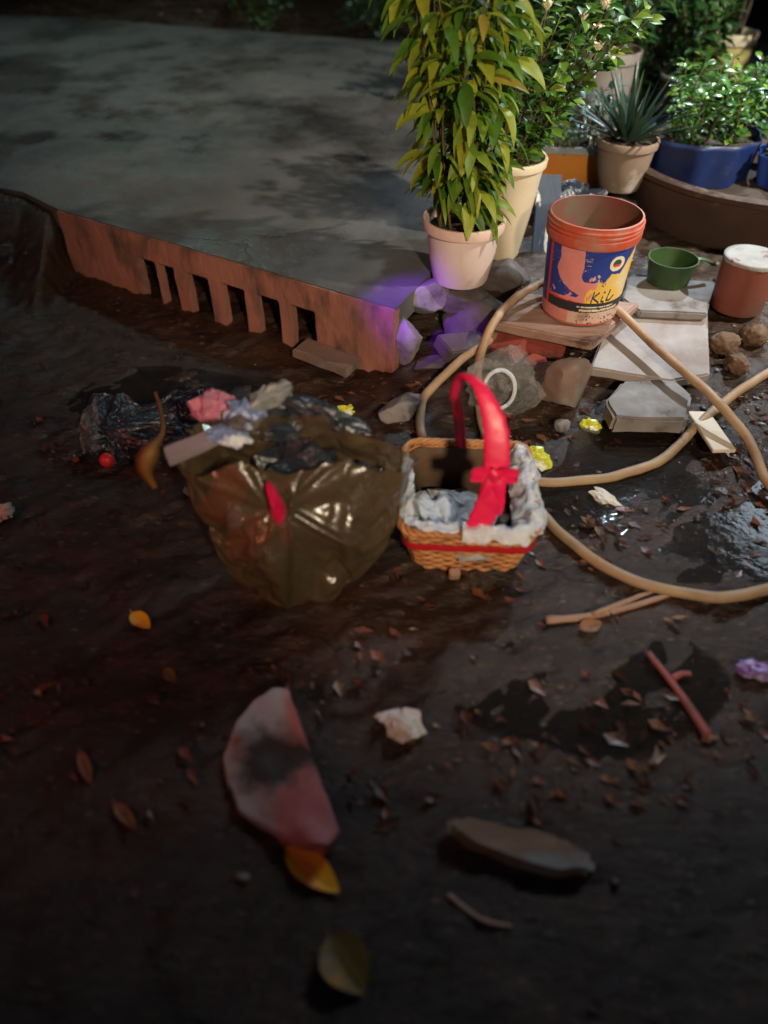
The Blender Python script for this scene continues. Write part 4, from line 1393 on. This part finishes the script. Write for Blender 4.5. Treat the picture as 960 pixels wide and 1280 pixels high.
# ------------------------------------------------------------------ small litter that can be told apart
def leaf_obj(px, py, ln, wd, rz, mat, label, curl=.25, lift=.006):
    V, F = [], []
    n_ = 14
    for i in range(n_ + 1):
        f = i / n_
        w = wd * (math.sin(PI * f ** .8) ** .8) * .5 + .0006
        x = (f - .5) * ln
        zc = curl * ln * ((f - .5) ** 2)
        for j in (-1, -.5, 0, .5, 1):
            V.append((x, j * w, zc + abs(j) * w * .35 + .003 * mnoise.noise(Vector((f * 6, j * 2, px)))))
    for i in range(n_):
        for j in range(4):
            F.append((i * 5 + j, i * 5 + j + 1, (i + 1) * 5 + j + 1, (i + 1) * 5 + j))
    b_ = len(V)
    st = tube_geo([Vector((-ln * .5 - ln * .16, .002, .004)), Vector((-ln * .5, 0, curl * ln * .25)), Vector((-ln * .3, 0, curl * ln * .04 + .001)), Vector((ln * .4, 0, curl * ln * .16 + .001))], .0011, 5)
    V += list(st[0]); F += [tuple(i + b_ for i in f) for f in st[1]]
    o = link_mesh('fallen_leaf', V, F, M[mat])
    q = on_ground(px, py, lift); place(o, q, (0, 0, rz))
    return tag(o, label, 'leaf', 'fallen leaves on the mud')


leaf_obj(391, 1090, .135, .06, R(-38), 'yellow_leaf', 'bright orange yellow leaf at the foot of the pale stone')
leaf_obj(433, 1208, .11, .085, R(-55), 'olive_leaf', 'olive and amber leaf nearest the bottom of the view')
leaf_obj(177, 779, .075, .04, R(-42), 'yellow_leaf', 'small orange leaf left of the black bag')
leaf_obj(213, 847, .05, .026, R(-50), 'olive_leaf', 'tiny olive leaf below the small orange one')
leaf_obj(108, 962, .085, .022, R(-58), 'brown_leaf', 'thin curled brown leaf far left on the mud')
leaf_obj(158, 1022, .075, .024, R(-42), 'brown_leaf', 'short brown leaf below the thin curled one')
leaf_obj(738, 785, .06, .04, R(20), 'brown_leaf', 'reddish leaf under the pale stick')

pix = [(322, 880), (345, 868), (364, 872), (380, 915), (396, 960), (412, 1004), (424, 1046), (412, 1064), (380, 1058), (352, 1044), (300, 1012), (286, 982), (280, 945), (300, 905)]
W = [at(px, py, .02) for px, py in pix]
c0 = sum(W, Vector()) / len(W)
bm = slab_bm([(w.x - c0.x + .006 * mnoise.noise(w * 60), w.y - c0.y + .006 * mnoise.noise(w * 60 + Vector((3, 0, 0)))) for w in W], .045, .005, .006, 21, 3)
for v in bm.verts:
    q = v.co.copy()
    if q.z > .02:
        v.co.z += .016 * mnoise.noise(q * 9) + .008 * mnoise.noise(q * 22 + Vector((0, 0, 4))) - .02 * math.exp(-((q.x + .012) ** 2 + (q.y - .03) ** 2) / .0018)
        v.co.z -= max(0, -(q.x * .8 + q.y * .6) - .03) * .35
m, nt, b, out = _nt('pale_stone_burnt_red_lit')
tc = nt.nodes.new('ShaderNodeTexCoord')
nz = noise_node(nt, tc.outputs['Object'], 10, 8, .65)
dv = nt.nodes.new('ShaderNodeVectorMath'); dv.operation = 'DISTANCE'; dv.inputs[1].default_value = (-.012, .03, .035)
nt.links.new(tc.outputs['Object'], dv.inputs[0])
ma = nt.nodes.new('ShaderNodeMath'); ma.operation = 'MULTIPLY_ADD'; ma.inputs[1].default_value = .2
nt.links.new(nz.outputs['Fac'], ma.inputs[0]); nt.links.new(dv.outputs['Value'], ma.inputs[2])
rr_ = ramp(nt, [(.145, (.055, .045, .042)), (.2, (.5, .4, .385))]); nt.links.new(ma.outputs[0], rr_.inputs['Fac'])
nz2 = noise_node(nt, tc.outputs['Object'], 5, 6)
sx = nt.nodes.new('ShaderNodeSeparateXYZ'); nt.links.new(tc.outputs['Object'], sx.inputs[0])
mz = nt.nodes.new('ShaderNodeMath'); mz.operation = 'MULTIPLY_ADD'; mz.inputs[1].default_value = 4.5
nt.links.new(sx.outputs[0], mz.inputs[0]); nt.links.new(nz2.outputs['Fac'], mz.inputs[2])
rp_ = ramp(nt, [(.5, (.85, 1, 1)), (.66, (1.0, .48, .48))]); nt.links.new(mz.outputs[0], rp_.inputs['Fac'])  # red lamp light painted in: stone multiplied pinker towards its right
mxx = nt.nodes.new('ShaderNodeMix'); mxx.data_type = 'RGBA'; mxx.blend_type = 'MULTIPLY'; mxx.inputs[0].default_value = 1
nt.links.new(rr_.outputs['Color'], mxx.inputs[6]); nt.links.new(rp_.outputs['Color'], mxx.inputs[7]); nt.links.new(mxx.outputs[2], b.inputs['Base Color'])
b.inputs['Roughness'].default_value = .6
bp_ = nt.nodes.new('ShaderNodeBump'); bp_.inputs['Strength'].default_value = .7; bp_.inputs['Distance'].default_value = .006
nt.links.new(noise_node(nt, tc.outputs['Object'], 40, 8, .7).outputs['Fac'], bp_.inputs['Height']); nt.links.new(bp_.outputs[0], b.inputs['Normal'])
o = link_bm('broken_stone', bm, m, None, True, R(30)); place(o, (c0.x, c0.y, gz(c0.x, c0.y) + .008), (.05, -.06, 0))
tag(o, 'pale broken stone with a dark hollow and red light painted on its right side, lying alone on the mud', 'stone')
slab_thing('driftwood', 'long low brown chunk of wood half sunk in the mud', 'wood', [(552, 1034), (575, 1018), (640, 1030), (700, 1042), (748, 1068), (742, 1092), (700, 1090), (640, 1076), (590, 1056)], .022, .03, M['driftwood'], 31, .011, .007, tilt=(.03, .02))
q = on_ground(502, 905); scrap(502, 905, q.z + .018, (.05, .034, .022), 51, 'paper', 'crumpled white paper ball stained pink on the mud', (0, 0, -.5), 'crumpled_paper', 'paper', None)
q = on_ground(758, 625); scrap(758, 625, q.z + .012, (.05, .026, .018), 53, 'paper', 'small white scrap of paper touching the hose', (0, .2, -.6), 'crumpled_paper', 'paper', None)
q = on_ground(671, 575); scrap(671, 573, q.z + .025, (.042, .034, .03), 55, 'yellow_wrap', 'lime yellow packet beside the basket', (.2, .3, -.4), 'crumpled_wrapper', 'wrapper', None)
q = on_ground(739, 532); scrap(739, 532, q.z + .015, (.032, .024, .02), 56, 'yellow_wrap', 'small yellow scrap near the paving stone', (.2, 0, -.4), 'crumpled_wrapper', 'wrapper', None)
q = on_ground(945, 838); scrap(945, 838, q.z + .012, (.045, .022, .016), 57, 'purple', 'purple and white wrapper at the right edge of the mud', (0, 0, -.3), 'crumpled_wrapper', 'wrapper', None)
q = on_ground(3, 638); scrap(3, 640, q.z + .015, (.03, .03, .02), 58, 'card', 'tan scrap at the left edge of the mud', (0, 0, .3), 'crumpled_wrapper', 'wrapper', None)
q = on_ground(430, 516); scrap(432, 514, q.z + .02, (.03, .02, .02), 59, 'yellow_wrap', 'dull yellow scrap behind the black bag', (0, 0, .3), 'crumpled_wrapper', 'wrapper', None)


def stick(pxs, r, mat, label, name='stick', flat=.6, side=None):
    pts = [on_ground(px, py, r * .8) for px, py in pxs]
    g = Geo().add(tube_geo(catmull(pts, 6), lambda f: r * (1 - .35 * f) * (1 + .15 * mnoise.noise(Vector((f * 9, r * 99, 0)))), 7, False, flat))
    if side:
        pts = [on_ground(px, py, r) for px, py in side]
        g.add(tube_geo(catmull(pts, 6), lambda f: r * .75 * (1 - .4 * f), 7, False, flat))
    return tag(g.obj(name, M[mat]), label, 'stick')


stick([(682, 778), (730, 774), (785, 762), (835, 746)], .012, 'stick', 'pale flat stick lying below the looping hose', side=[(740, 772), (790, 752), (820, 740)])
stick([(884, 924), (862, 890), (838, 856), (808, 818)], .0135, 'red_stick', 'red forked strip of wood on the mud', 'wood_strip', .4, side=[(838, 852), (850, 846), (862, 846)])
stick([(560, 1120), (600, 1150), (640, 1160)], .006, 'stick', 'thin twig in the dark foreground')

# ------------------------------------------------------------------ loose cover of the ground (nobody could count it)
def litter(n, name, mat, region, smin, smax, seed):
    rg = np.random.default_rng(seed)
    V, F = [], []
    k = 0
    while k < n:
        x, y = region(rg)
        z = gz(x, y) if False else None
        k += 1
        V.append((x, y))
    P = np.array(V)
    zz_ = ground_h(P[:, 0], P[:, 1])
    V = []
    for (x, y), z in zip(P, zz_):
        s = smin + (smax - smin) * rg.random() ** 4
        a = R(-40) + rg.normal(0, .55); w = s * rg.uniform(.25, .6)
        ti, tj = rg.normal(0, .25), rg.normal(0, .3)
        c, sn = math.cos(a), math.sin(a)
        b_ = len(V)
        fold = s * rg.uniform(-.05, .25)
        for u, v, h_ in ((-.5, 0, 0), (-.15, -.5, 0), (.5, -.05, 0), (-.1, .5, 0), (.02, 0, 1)):
            lx, ly = u * s, v * w
            V.append((x + lx * c - ly * sn, y + lx * sn + ly * c, z + .004 + abs(lx * ti) + abs(ly * tj) + (fold * .4 if h_ == 0 and abs(v) > .2 else 0)))
        F += [(b_, b_ + 1, b_ + 4), (b_ + 1, b_ + 2, b_ + 4), (b_ + 2, b_ + 3, b_ + 4), (b_ + 3, b_, b_ + 4)]
    o = link_mesh(name, V, F, M[mat], None, False)
    struct(o, 'stuff')
    return o


def reg_front(rg):
    while True:
        x, y = rg.uniform(-1.3, 1.6), rg.uniform(.25, 2.2)
        d = float(sstep(-.45, .15, x) * .8 + .2) * float(sstep(.35, .95, y) * .85 + .15)
        d *= max(0.03, 1.6 * mnoise.noise(Vector((x * 3.1, y * 3.1, 7))) + .7 * mnoise.noise(Vector((x * 9, y * 9, 2))) + .3)
        if y > 2.2 - .62 * x - .05 and x < .05: continue
        if rg.random() < d: return x, y


def reg_back(rg):
    return rg.uniform(-4, 4), 6.6 + rg.random() * 2.5


litter(2500, 'leaf_litter', 'litter', reg_front, .004, .06, 3)
litter(1500, 'leaf_litter', 'litter', reg_back, .03, .1, 5)


def pebbles(n, name, region, smin, smax, seed):
    rg = np.random.default_rng(seed)
    bm = bmesh.new(); bmesh.ops.create_icosphere(bm, subdivisions=1, radius=1)
    bv = np.array([v.co[:] for v in bm.verts]); bf = np.array([[v.index for v in f.verts] for f in bm.faces]); bm.free()
    P = np.array([region(rg) for _ in range(n)])
    z = ground_h(P[:, 0], P[:, 1])
    VV, FF = [], []
    for k in range(n):
        s = smin + (smax - smin) * rg.random() ** 3
        v = bv * (1 + .25 * rg.normal(size=(len(bv), 1)))
        v = v * np.array([s, s * rg.uniform(.5, 1), s * rg.uniform(.35, .7)])
        a = rg.uniform(0, 6.28); c, sn = math.cos(a), math.sin(a)
        v = np.stack([v[:, 0] * c - v[:, 1] * sn, v[:, 0] * sn + v[:, 1] * c, v[:, 2]], 1) + np.array([P[k, 0], P[k, 1], z[k] + s * .15])
        FF.append(bf + len(bv) * k); VV.append(v)
    o = link_mesh(name, np.concatenate(VV), np.concatenate(FF), M['pebble'], None, True)
    struct(o, 'stuff')


def reg_peb(rg):
    while True:
        x, y = rg.uniform(-.9, 2.0), rg.uniform(.5, 2.9)
        if y > 2.2 - .62 * x - .05 and x < .1: continue
        if rg.random() < (.06 + .94 * (sstep(.2, .9, x) * sstep(1.2, 1.8, y))): return x, y


pebbles(700, 'gravel', reg_peb, .003, .016, 8)

m, nt, b, out = _nt('standing_water')
b.inputs['Base Color'].default_value = (.012, .010, .008, 1); b.inputs['Roughness'].default_value = .05; b.inputs['Alpha'].default_value = .6
tc = nt.nodes.new('ShaderNodeTexCoord'); bp_ = nt.nodes.new('ShaderNodeBump'); bp_.inputs['Strength'].default_value = .25; bp_.inputs['Distance'].default_value = .004
nt.links.new(noise_node(nt, tc.outputs['Object'], 22, 4).outputs['Fac'], bp_.inputs['Height']); nt.links.new(bp_.outputs[0], b.inputs['Normal'])
def puddle(cx, cy, rx, ry, z, seed):
    bm = bmesh.new(); c_ = bm.verts.new((cx, cy, z)); rim_ = []
    for k in range(72):
        a = 2 * PI * k / 72; f = 1 + .35 * mnoise.noise(Vector((math.cos(a) * 1.4, math.sin(a) * 1.4, seed)))
        rim_.append(bm.verts.new((cx + rx * f * math.cos(a), cy + ry * f * math.sin(a), z)))
    for k in range(72): bm.faces.new((c_, rim_[k], rim_[(k + 1) % 72]))
    struct(link_bm('puddle_water', bm, m, None, False))
puddle(.95, 1.62, .52, .34, .001, 2); puddle(.45, 1.02, .34, .22, -.002, 5); puddle(-.72, 2.12, .42, .22, -.008, 8); puddle(1.35, 2.0, .2, .16, .006, 11)

# ------------------------------------------------------------------ plants
def blade(V, F, base, d, ln, wd, droop, roll, nseg=6, fold=.35, peak=.35, rg=random):
    """one leaf: grows from base along d, bends down by droop"""
    d = d.normalized()
    side = d.cross(Vector((0, 0, 1)))
    if side.length < .05: side = Vector((1, 0, 0))
    side.normalize()
    side = (Matrix.Rotation(roll, 3, d) @ side)
    p = base.copy()
    b_ = len(V)
    for i in range(nseg + 1):
        f = i / nseg
        up = side.cross(d)
        w = wd * .5 * (f / peak if f < peak else (1 - f) / (1 - peak)) ** .75 if 0 < f < 1 else .0004
        V.append(p - side * w + up * (w * fold)); V.append(p.copy()); V.append(p + side * w + up * (w * fold))
        dd = d.lerp(Vector((0, 0, -1)), droop / nseg)
        d = dd.normalized()
        side = (side - d * side.dot(d)).normalized()
        p = p + d * (ln / nseg)
    for i in range(nseg):
        a = b_ + i * 3
        F.append((a, a + 1, a + 4, a + 3)); F.append((a + 1, a + 2, a + 5, a + 4))


def plant(name, label, base, stems, height, spread, nleaf, ln, wd, mat, droop=.6, lean=(0, 0), group=None, stem_r=.005, start=.12, seed=1,
          out=.5, stem_mat='stem', r_base=.03, nseg=5, cat='plant', peak=.35, stemname='stem', foliage='foliage', taper=1.0, upb=.2):
    rd = random.Random(seed)
    t = thing(name, label, cat, base, 0, group)
    g = Geo(); V, F = [], []
    per = nleaf // stems
    for s in range(stems):
        a = 2 * PI * s / stems + rd.uniform(-.4, .4)
        rr = r_base * math.sqrt(rd.random())
        h = height * rd.uniform(.72, 1.0)
        sp = spread * rd.uniform(.3, 1.0)
        p0 = Vector((rr * math.cos(a), rr * math.sin(a), -.02))
        p3 = Vector((sp * math.cos(a) + lean[0], sp * math.sin(a) + lean[1], h))
        pts = [p0, p0.lerp(p3, .33) + Vector((rd.uniform(-.02, .02), rd.uniform(-.02, .02), h * .06)), p0.lerp(p3, .68) + Vector((rd.uniform(-.02, .02), rd.uniform(-.02, .02), h * .05)), p3]
        path = catmull(pts, 6)
        g.add(tube_geo(path, lambda f: stem_r * (1 - .7 * f), 6))
        for k in range(per):
            f = start + (1 - start) * (k + rd.random()) / per
            q = path[min(len(path) - 1, int(f * (len(path) - 1)))]
            an = k * 2.4 + rd.uniform(-.7, .7)
            el = rd.uniform(-.35, .6) + upb
            d = Vector((math.cos(an) * math.cos(el), math.sin(an) * math.cos(el), math.sin(el)))
            ax = Vector((q.x, q.y, 0))
            if ax.length > .005: d += ax.normalized() * out
            l_ = ln * rd.uniform(.55, 1.15) * (1 - (1 - taper) * f)
            blade(V, F, q + d.normalized() * .01, d, l_, wd * rd.uniform(.7, 1.15) * l_ / ln, droop * rd.uniform(.5, 1.4), rd.uniform(-.8, .8), nseg, .3, peak)
    g.obj(stemname, M[stem_mat], t)
    link_mesh(foliage, V, F, M[mat], t)
    return t


plant('potted_plant', 'tall bushy plant with hanging yellow-green lance leaves in the white pot', WP + Vector((0, 0, .2)), 22, .80, .19, 560, .135, .048, 'lf_main', 1.35, (-.05, -.0), seed=3, out=.45, r_base=.085, start=.13, nseg=7, peak=.38, upb=.12)
sh = plant('flowering_shrub', 'shrub with pale peach buds growing in the cream planter', CP + Vector((0, 0, .35)), 14, .60, .36, 900, .062, .036, 'lf_mid', .5, (.14, .10), seed=5, out=.3, r_base=.05, start=.15, peak=.45)


def blossom(px, py, y, parent, origin):
    u, v = (px - 480) / FPX, (py - 640) / FPX
    tt = y / (cp - v * sp_)
    w = Vector((tt * u, y, CAM_H - tt * (sp_ + v * cp))) - origin
    V, F = [], []
    rd = random.Random(px)
    for k in range(9):
        a = k * 2.4
        el = .75 + .15 * (k % 3)
        blade(V, F, w, Vector((math.cos(a) * math.cos(el), math.sin(a) * math.cos(el), math.sin(el))), .036, .034, -.6, 0, 4, .5, .6)
    link_mesh('blossom', V, F, M['blossom'], parent)
    tip = w
    g_ = Geo().add(tube_geo(catmull([Vector((w.x * .55, w.y * .55, w.z * .55)), Vector((w.x * .85, w.y * .85, w.z * .75)), tip], 6), .0022, 5))
    g_.obj('flower_stalk', M['stem'], parent)


for px, py in ((683, 14), (728, 27), (755, 12), (745, 44), (746, 66)):
    blossom(px, py, 2.92, sh, CP + Vector((0, 0, .35)))
G_b = 'plants crowded behind the bucket'
plant('leafy_plant', 'pale leafy plant with bluish sheen put into its leaf colour, growing in the orange planter', OP + Vector((.04, 0, .18)), 9, .24, .12, 130, .07, .034, 'lf_blue', .5, seed=7, r_base=.1, peak=.45, group=G_b)
plant('grassy_plant', 'low mid-green seedlings in the corner of the orange planter', OP + Vector((-.12, -.03, .17)), 14, .09, .07, 90, .05, .018, 'lf_mid', .4, seed=8, r_base=.08, group=G_b, stem_r=.002)
# spiky rosette
t = thing('spiky_plant', 'dark grey-green spiky rosette in the beige clay pot', 'plant', BP + Vector((0, 0, .18)), 0, G_b)
V, F = [], []
rd = random.Random(4)
for k in range(46):
    a = k * 2.4
    el = R(20 + 62 * ((k / 46)))
    blade(V, F, Vector((.02 * math.cos(a), .02 * math.sin(a), 0)), Vector((math.cos(a) * math.cos(el), math.sin(a) * math.cos(el), math.sin(el))), rd.uniform(.2, .34), .03, rd.uniform(.05, .35), 0, 7, .55, .2)
link_mesh('blades', V, F, M['lf_aloe'], t)
plant('leafy_plant', 'glossy small-leaved bush spilling over the dark blue drum', T1 + Vector((0, 0, .12)), 14, .30, .24, 640, .048, .03, 'lf_gloss', .5, (.02, -.02), seed=11, r_base=.14, peak=.5, group=G_b, out=.2)
plant('leafy_plant', 'lime-leaved bush in the bright blue tub', T2 + Vector((0, 0, .08)), 10, .27, .17, 330, .06, .034, 'lf_mid', .55, (.0, -.06), seed=12, r_base=.1, peak=.5, group=G_b, out=.4)
plant('leafy_plant', 'dark glossy bush behind the blue drum', Vector((1.62, 3.75, .32)), 14, .36, .3, 640, .06, .036, 'lf_gloss', .5, seed=13, r_base=.1, peak=.5, group=G_b)
plant('leafy_plant', 'long-leaved dark fern rising from the grey cement pot', GP + Vector((0, 0, .36)), 12, .42, .3, 360, .13, .022, 'lf_dark', .9, (0, .05), seed=14, r_base=.08, group=G_b, start=.3)
plant('leafy_plant', 'broad dark bush in the dark bowl', DP + Vector((0, 0, .18)), 10, .5, .26, 330, .09, .045, 'lf_dark', .6, seed=15, r_base=.08, peak=.45, group=G_b)
# slender tree in the yellow pot
plant('slender_tree', 'slender tree with bright lime leaves in the pale yellow pot', YP + Vector((0, 0, .3)), 5, 1.15, .38, 120, .2, .09, 'lf_lime', .9, (-.22, -.35), seed=16, stem_r=.016, start=.6, stem_mat='trunk', stemname='trunk', foliage='crown', cat='tree', peak=.45)
# shrubs further back
GB = 'dark shrubs at the back of the yard'
for k, (x, y, h, sd_, lb) in enumerate(((.85, 4.55, .75, 31, 'mid-height dark shrub behind the flowering shrub'), (2.45, 4.2, .8, 32, 'dark shrub at the right end of the plants'),
                                   (1.5, 5.5, 1.0, 33, 'tall dark shrub behind the grey cement pot'), (2.75, 5.4, 1.1, 34, 'tall dark shrub right of the pale yellow pot'),
                                   (2.2, 6.4, 1.4, 35, 'tallest dark shrub before the back wall'), (.75, 5.9, .85, 36, 'low dark shrub on the slab near the wall'), (3.2, 3.6, .8, 37, 'dark shrub beyond the clay basin'), (1.55, 4.95, .75, 38, 'dense shrub between the grey pot and the pale yellow pot'), (1.12, 5.1, .8, 39, 'dense shrub directly behind the grey cement pot'), (2.55, 5.0, .95, 40, 'dense shrub beside the slender tree'))):
    plant('dark_shrub', lb, (x, y, gz(x, y) if x > 1.3 else max(gz(x, y), .255)), 14, h, .42, 620, .1, .046, 'lf_dark', .6, seed=sd_, r_base=.12, stem_r=.008, peak=.45, group=GB, cat='shrub', stem_mat='trunk')
plant('leafy_plant', 'green bush hanging into the top right of the plants', Vector((2.42, 4.55, .2)), 10, .8, .3, 330, .085, .042, 'lf_gloss', .7, (-.05, -.1), seed=21, r_base=.08, peak=.45, group=G_b)
for k, (x, y, sd_, lb) in enumerate(((-1.05, 7.45, 41, 'scrubby weed at the far edge of the slab, left'), (.05, 6.85, 42, 'scrubby weed at the far edge of the slab, middle'), (-.2, 7.6, 43, 'scrubby weed against the back wall'))):
    plant('scrub_weed', lb, (x, y, gz(x, y)), 9, .3, .3, 160, .09, .03, 'lf_dark', .6, seed=sd_, r_base=.1, stem_r=.004, group='weeds beyond the slab', cat='weed')

# back wall
bm = slab_bm([(-9, 0), (9, 0), (9, .18), (-9, .18)], 2.6, .02, .01, 3, 1)
o = link_bm('back_wall', bm, M['dark'], None, True, R(35)); place(o, (0, 9.3, 0), (0, 0, R(-6)))
tag(o, 'dark mossy wall closing the yard behind the slab', 'wall', 'garden masonry')

# ------------------------------------------------------------------ night light
world = bpy.data.worlds.new('World'); scene.world = world; world.use_nodes = True
wn = world.node_tree
sky = wn.nodes.new('ShaderNodeTexSky'); sky.sky_type = 'NISHITA'; sky.sun_disc = False
SUN_EL, SUN_AZ = R(34), R(38)       # cool lamp-like light from behind the plants, azimuth from +Y towards +X
sky.sun_elevation = SUN_EL; sky.sun_rotation = SUN_AZ
bg = wn.nodes['Background']; bg.inputs['Strength'].default_value = .0022
wn.links.new(sky.outputs[0], bg.inputs['Color'])
sd = bpy.data.lights.new('sun', 'SUN'); sd.energy = .09; sd.angle = R(12); sd.color = (.72, .86, 1.0)
so = bpy.data.objects.new('sun', sd); C.objects.link(so)
so.rotation_euler = Vector((math.sin(SUN_AZ) * math.cos(SUN_EL), math.cos(SUN_AZ) * math.cos(SUN_EL), math.sin(SUN_EL))).to_track_quat('Z', 'Y').to_euler()


def lamp(name, loc, target, power, color, cone=60, blend=1.0, size=.05):
    l = bpy.data.lights.new(name, 'SPOT'); l.energy = power; l.color = color
    l.spot_size = R(cone); l.spot_blend = blend; l.shadow_soft_size = size
    o = bpy.data.objects.new(name, l); C.objects.link(o); o.location = loc
    o.rotation_euler = (Vector(loc) - Vector(target)).to_track_quat('Z', 'Y').to_euler()
    return o


lamp('porch_lamp', (3.1, 1.75, 2.9), (1.25, 3.7, .5), 380, (1.0, .94, .82), 66, 1.0, .05)
lamp('yard_lamp', (2.3, 4.9, 3.5), (1.4, 2.9, .1), 290, (.74, .88, 1.0), 52, 1.0, .06)
lamp('doorway_lamp', (.9, -1.6, 2.4), (.30, 2.5, .45), 225, (1.0, .82, .58), 45, 1.0, .12)
lamp('back_fill_lamp', (-2.2, 7.6, 4.2), (-1.2, 6.0, .2), 60, (.66, .98, .92), 88, 1.0, .1)  # added cool fill, lifts the dark strip past the slab; no known source
lamp('red_sign_lamp', (-2.6, -.6, 1.9), (-.1, 2.4, .1), 36, (1.0, .27, .17), 58, 1.0, .1)
lamp('violet_lamp', (-.55, 1.6, 1.5), (.11, 2.38, .2), 120, (.23, .03, 1.0), 13.5, .9, .04)

# ------------------------------------------------------------------ render settings
scene.view_settings.view_transform = 'Standard'
scene.view_settings.look = 'None'
scene.view_settings.exposure = 1.5
scene.view_settings.gamma = 1
scene.cycles.use_denoising = True
scene.cycles.max_bounces = 6
scene.cycles.transparent_max_bounces = 12
scene.cycles.sample_clamp_indirect = 4
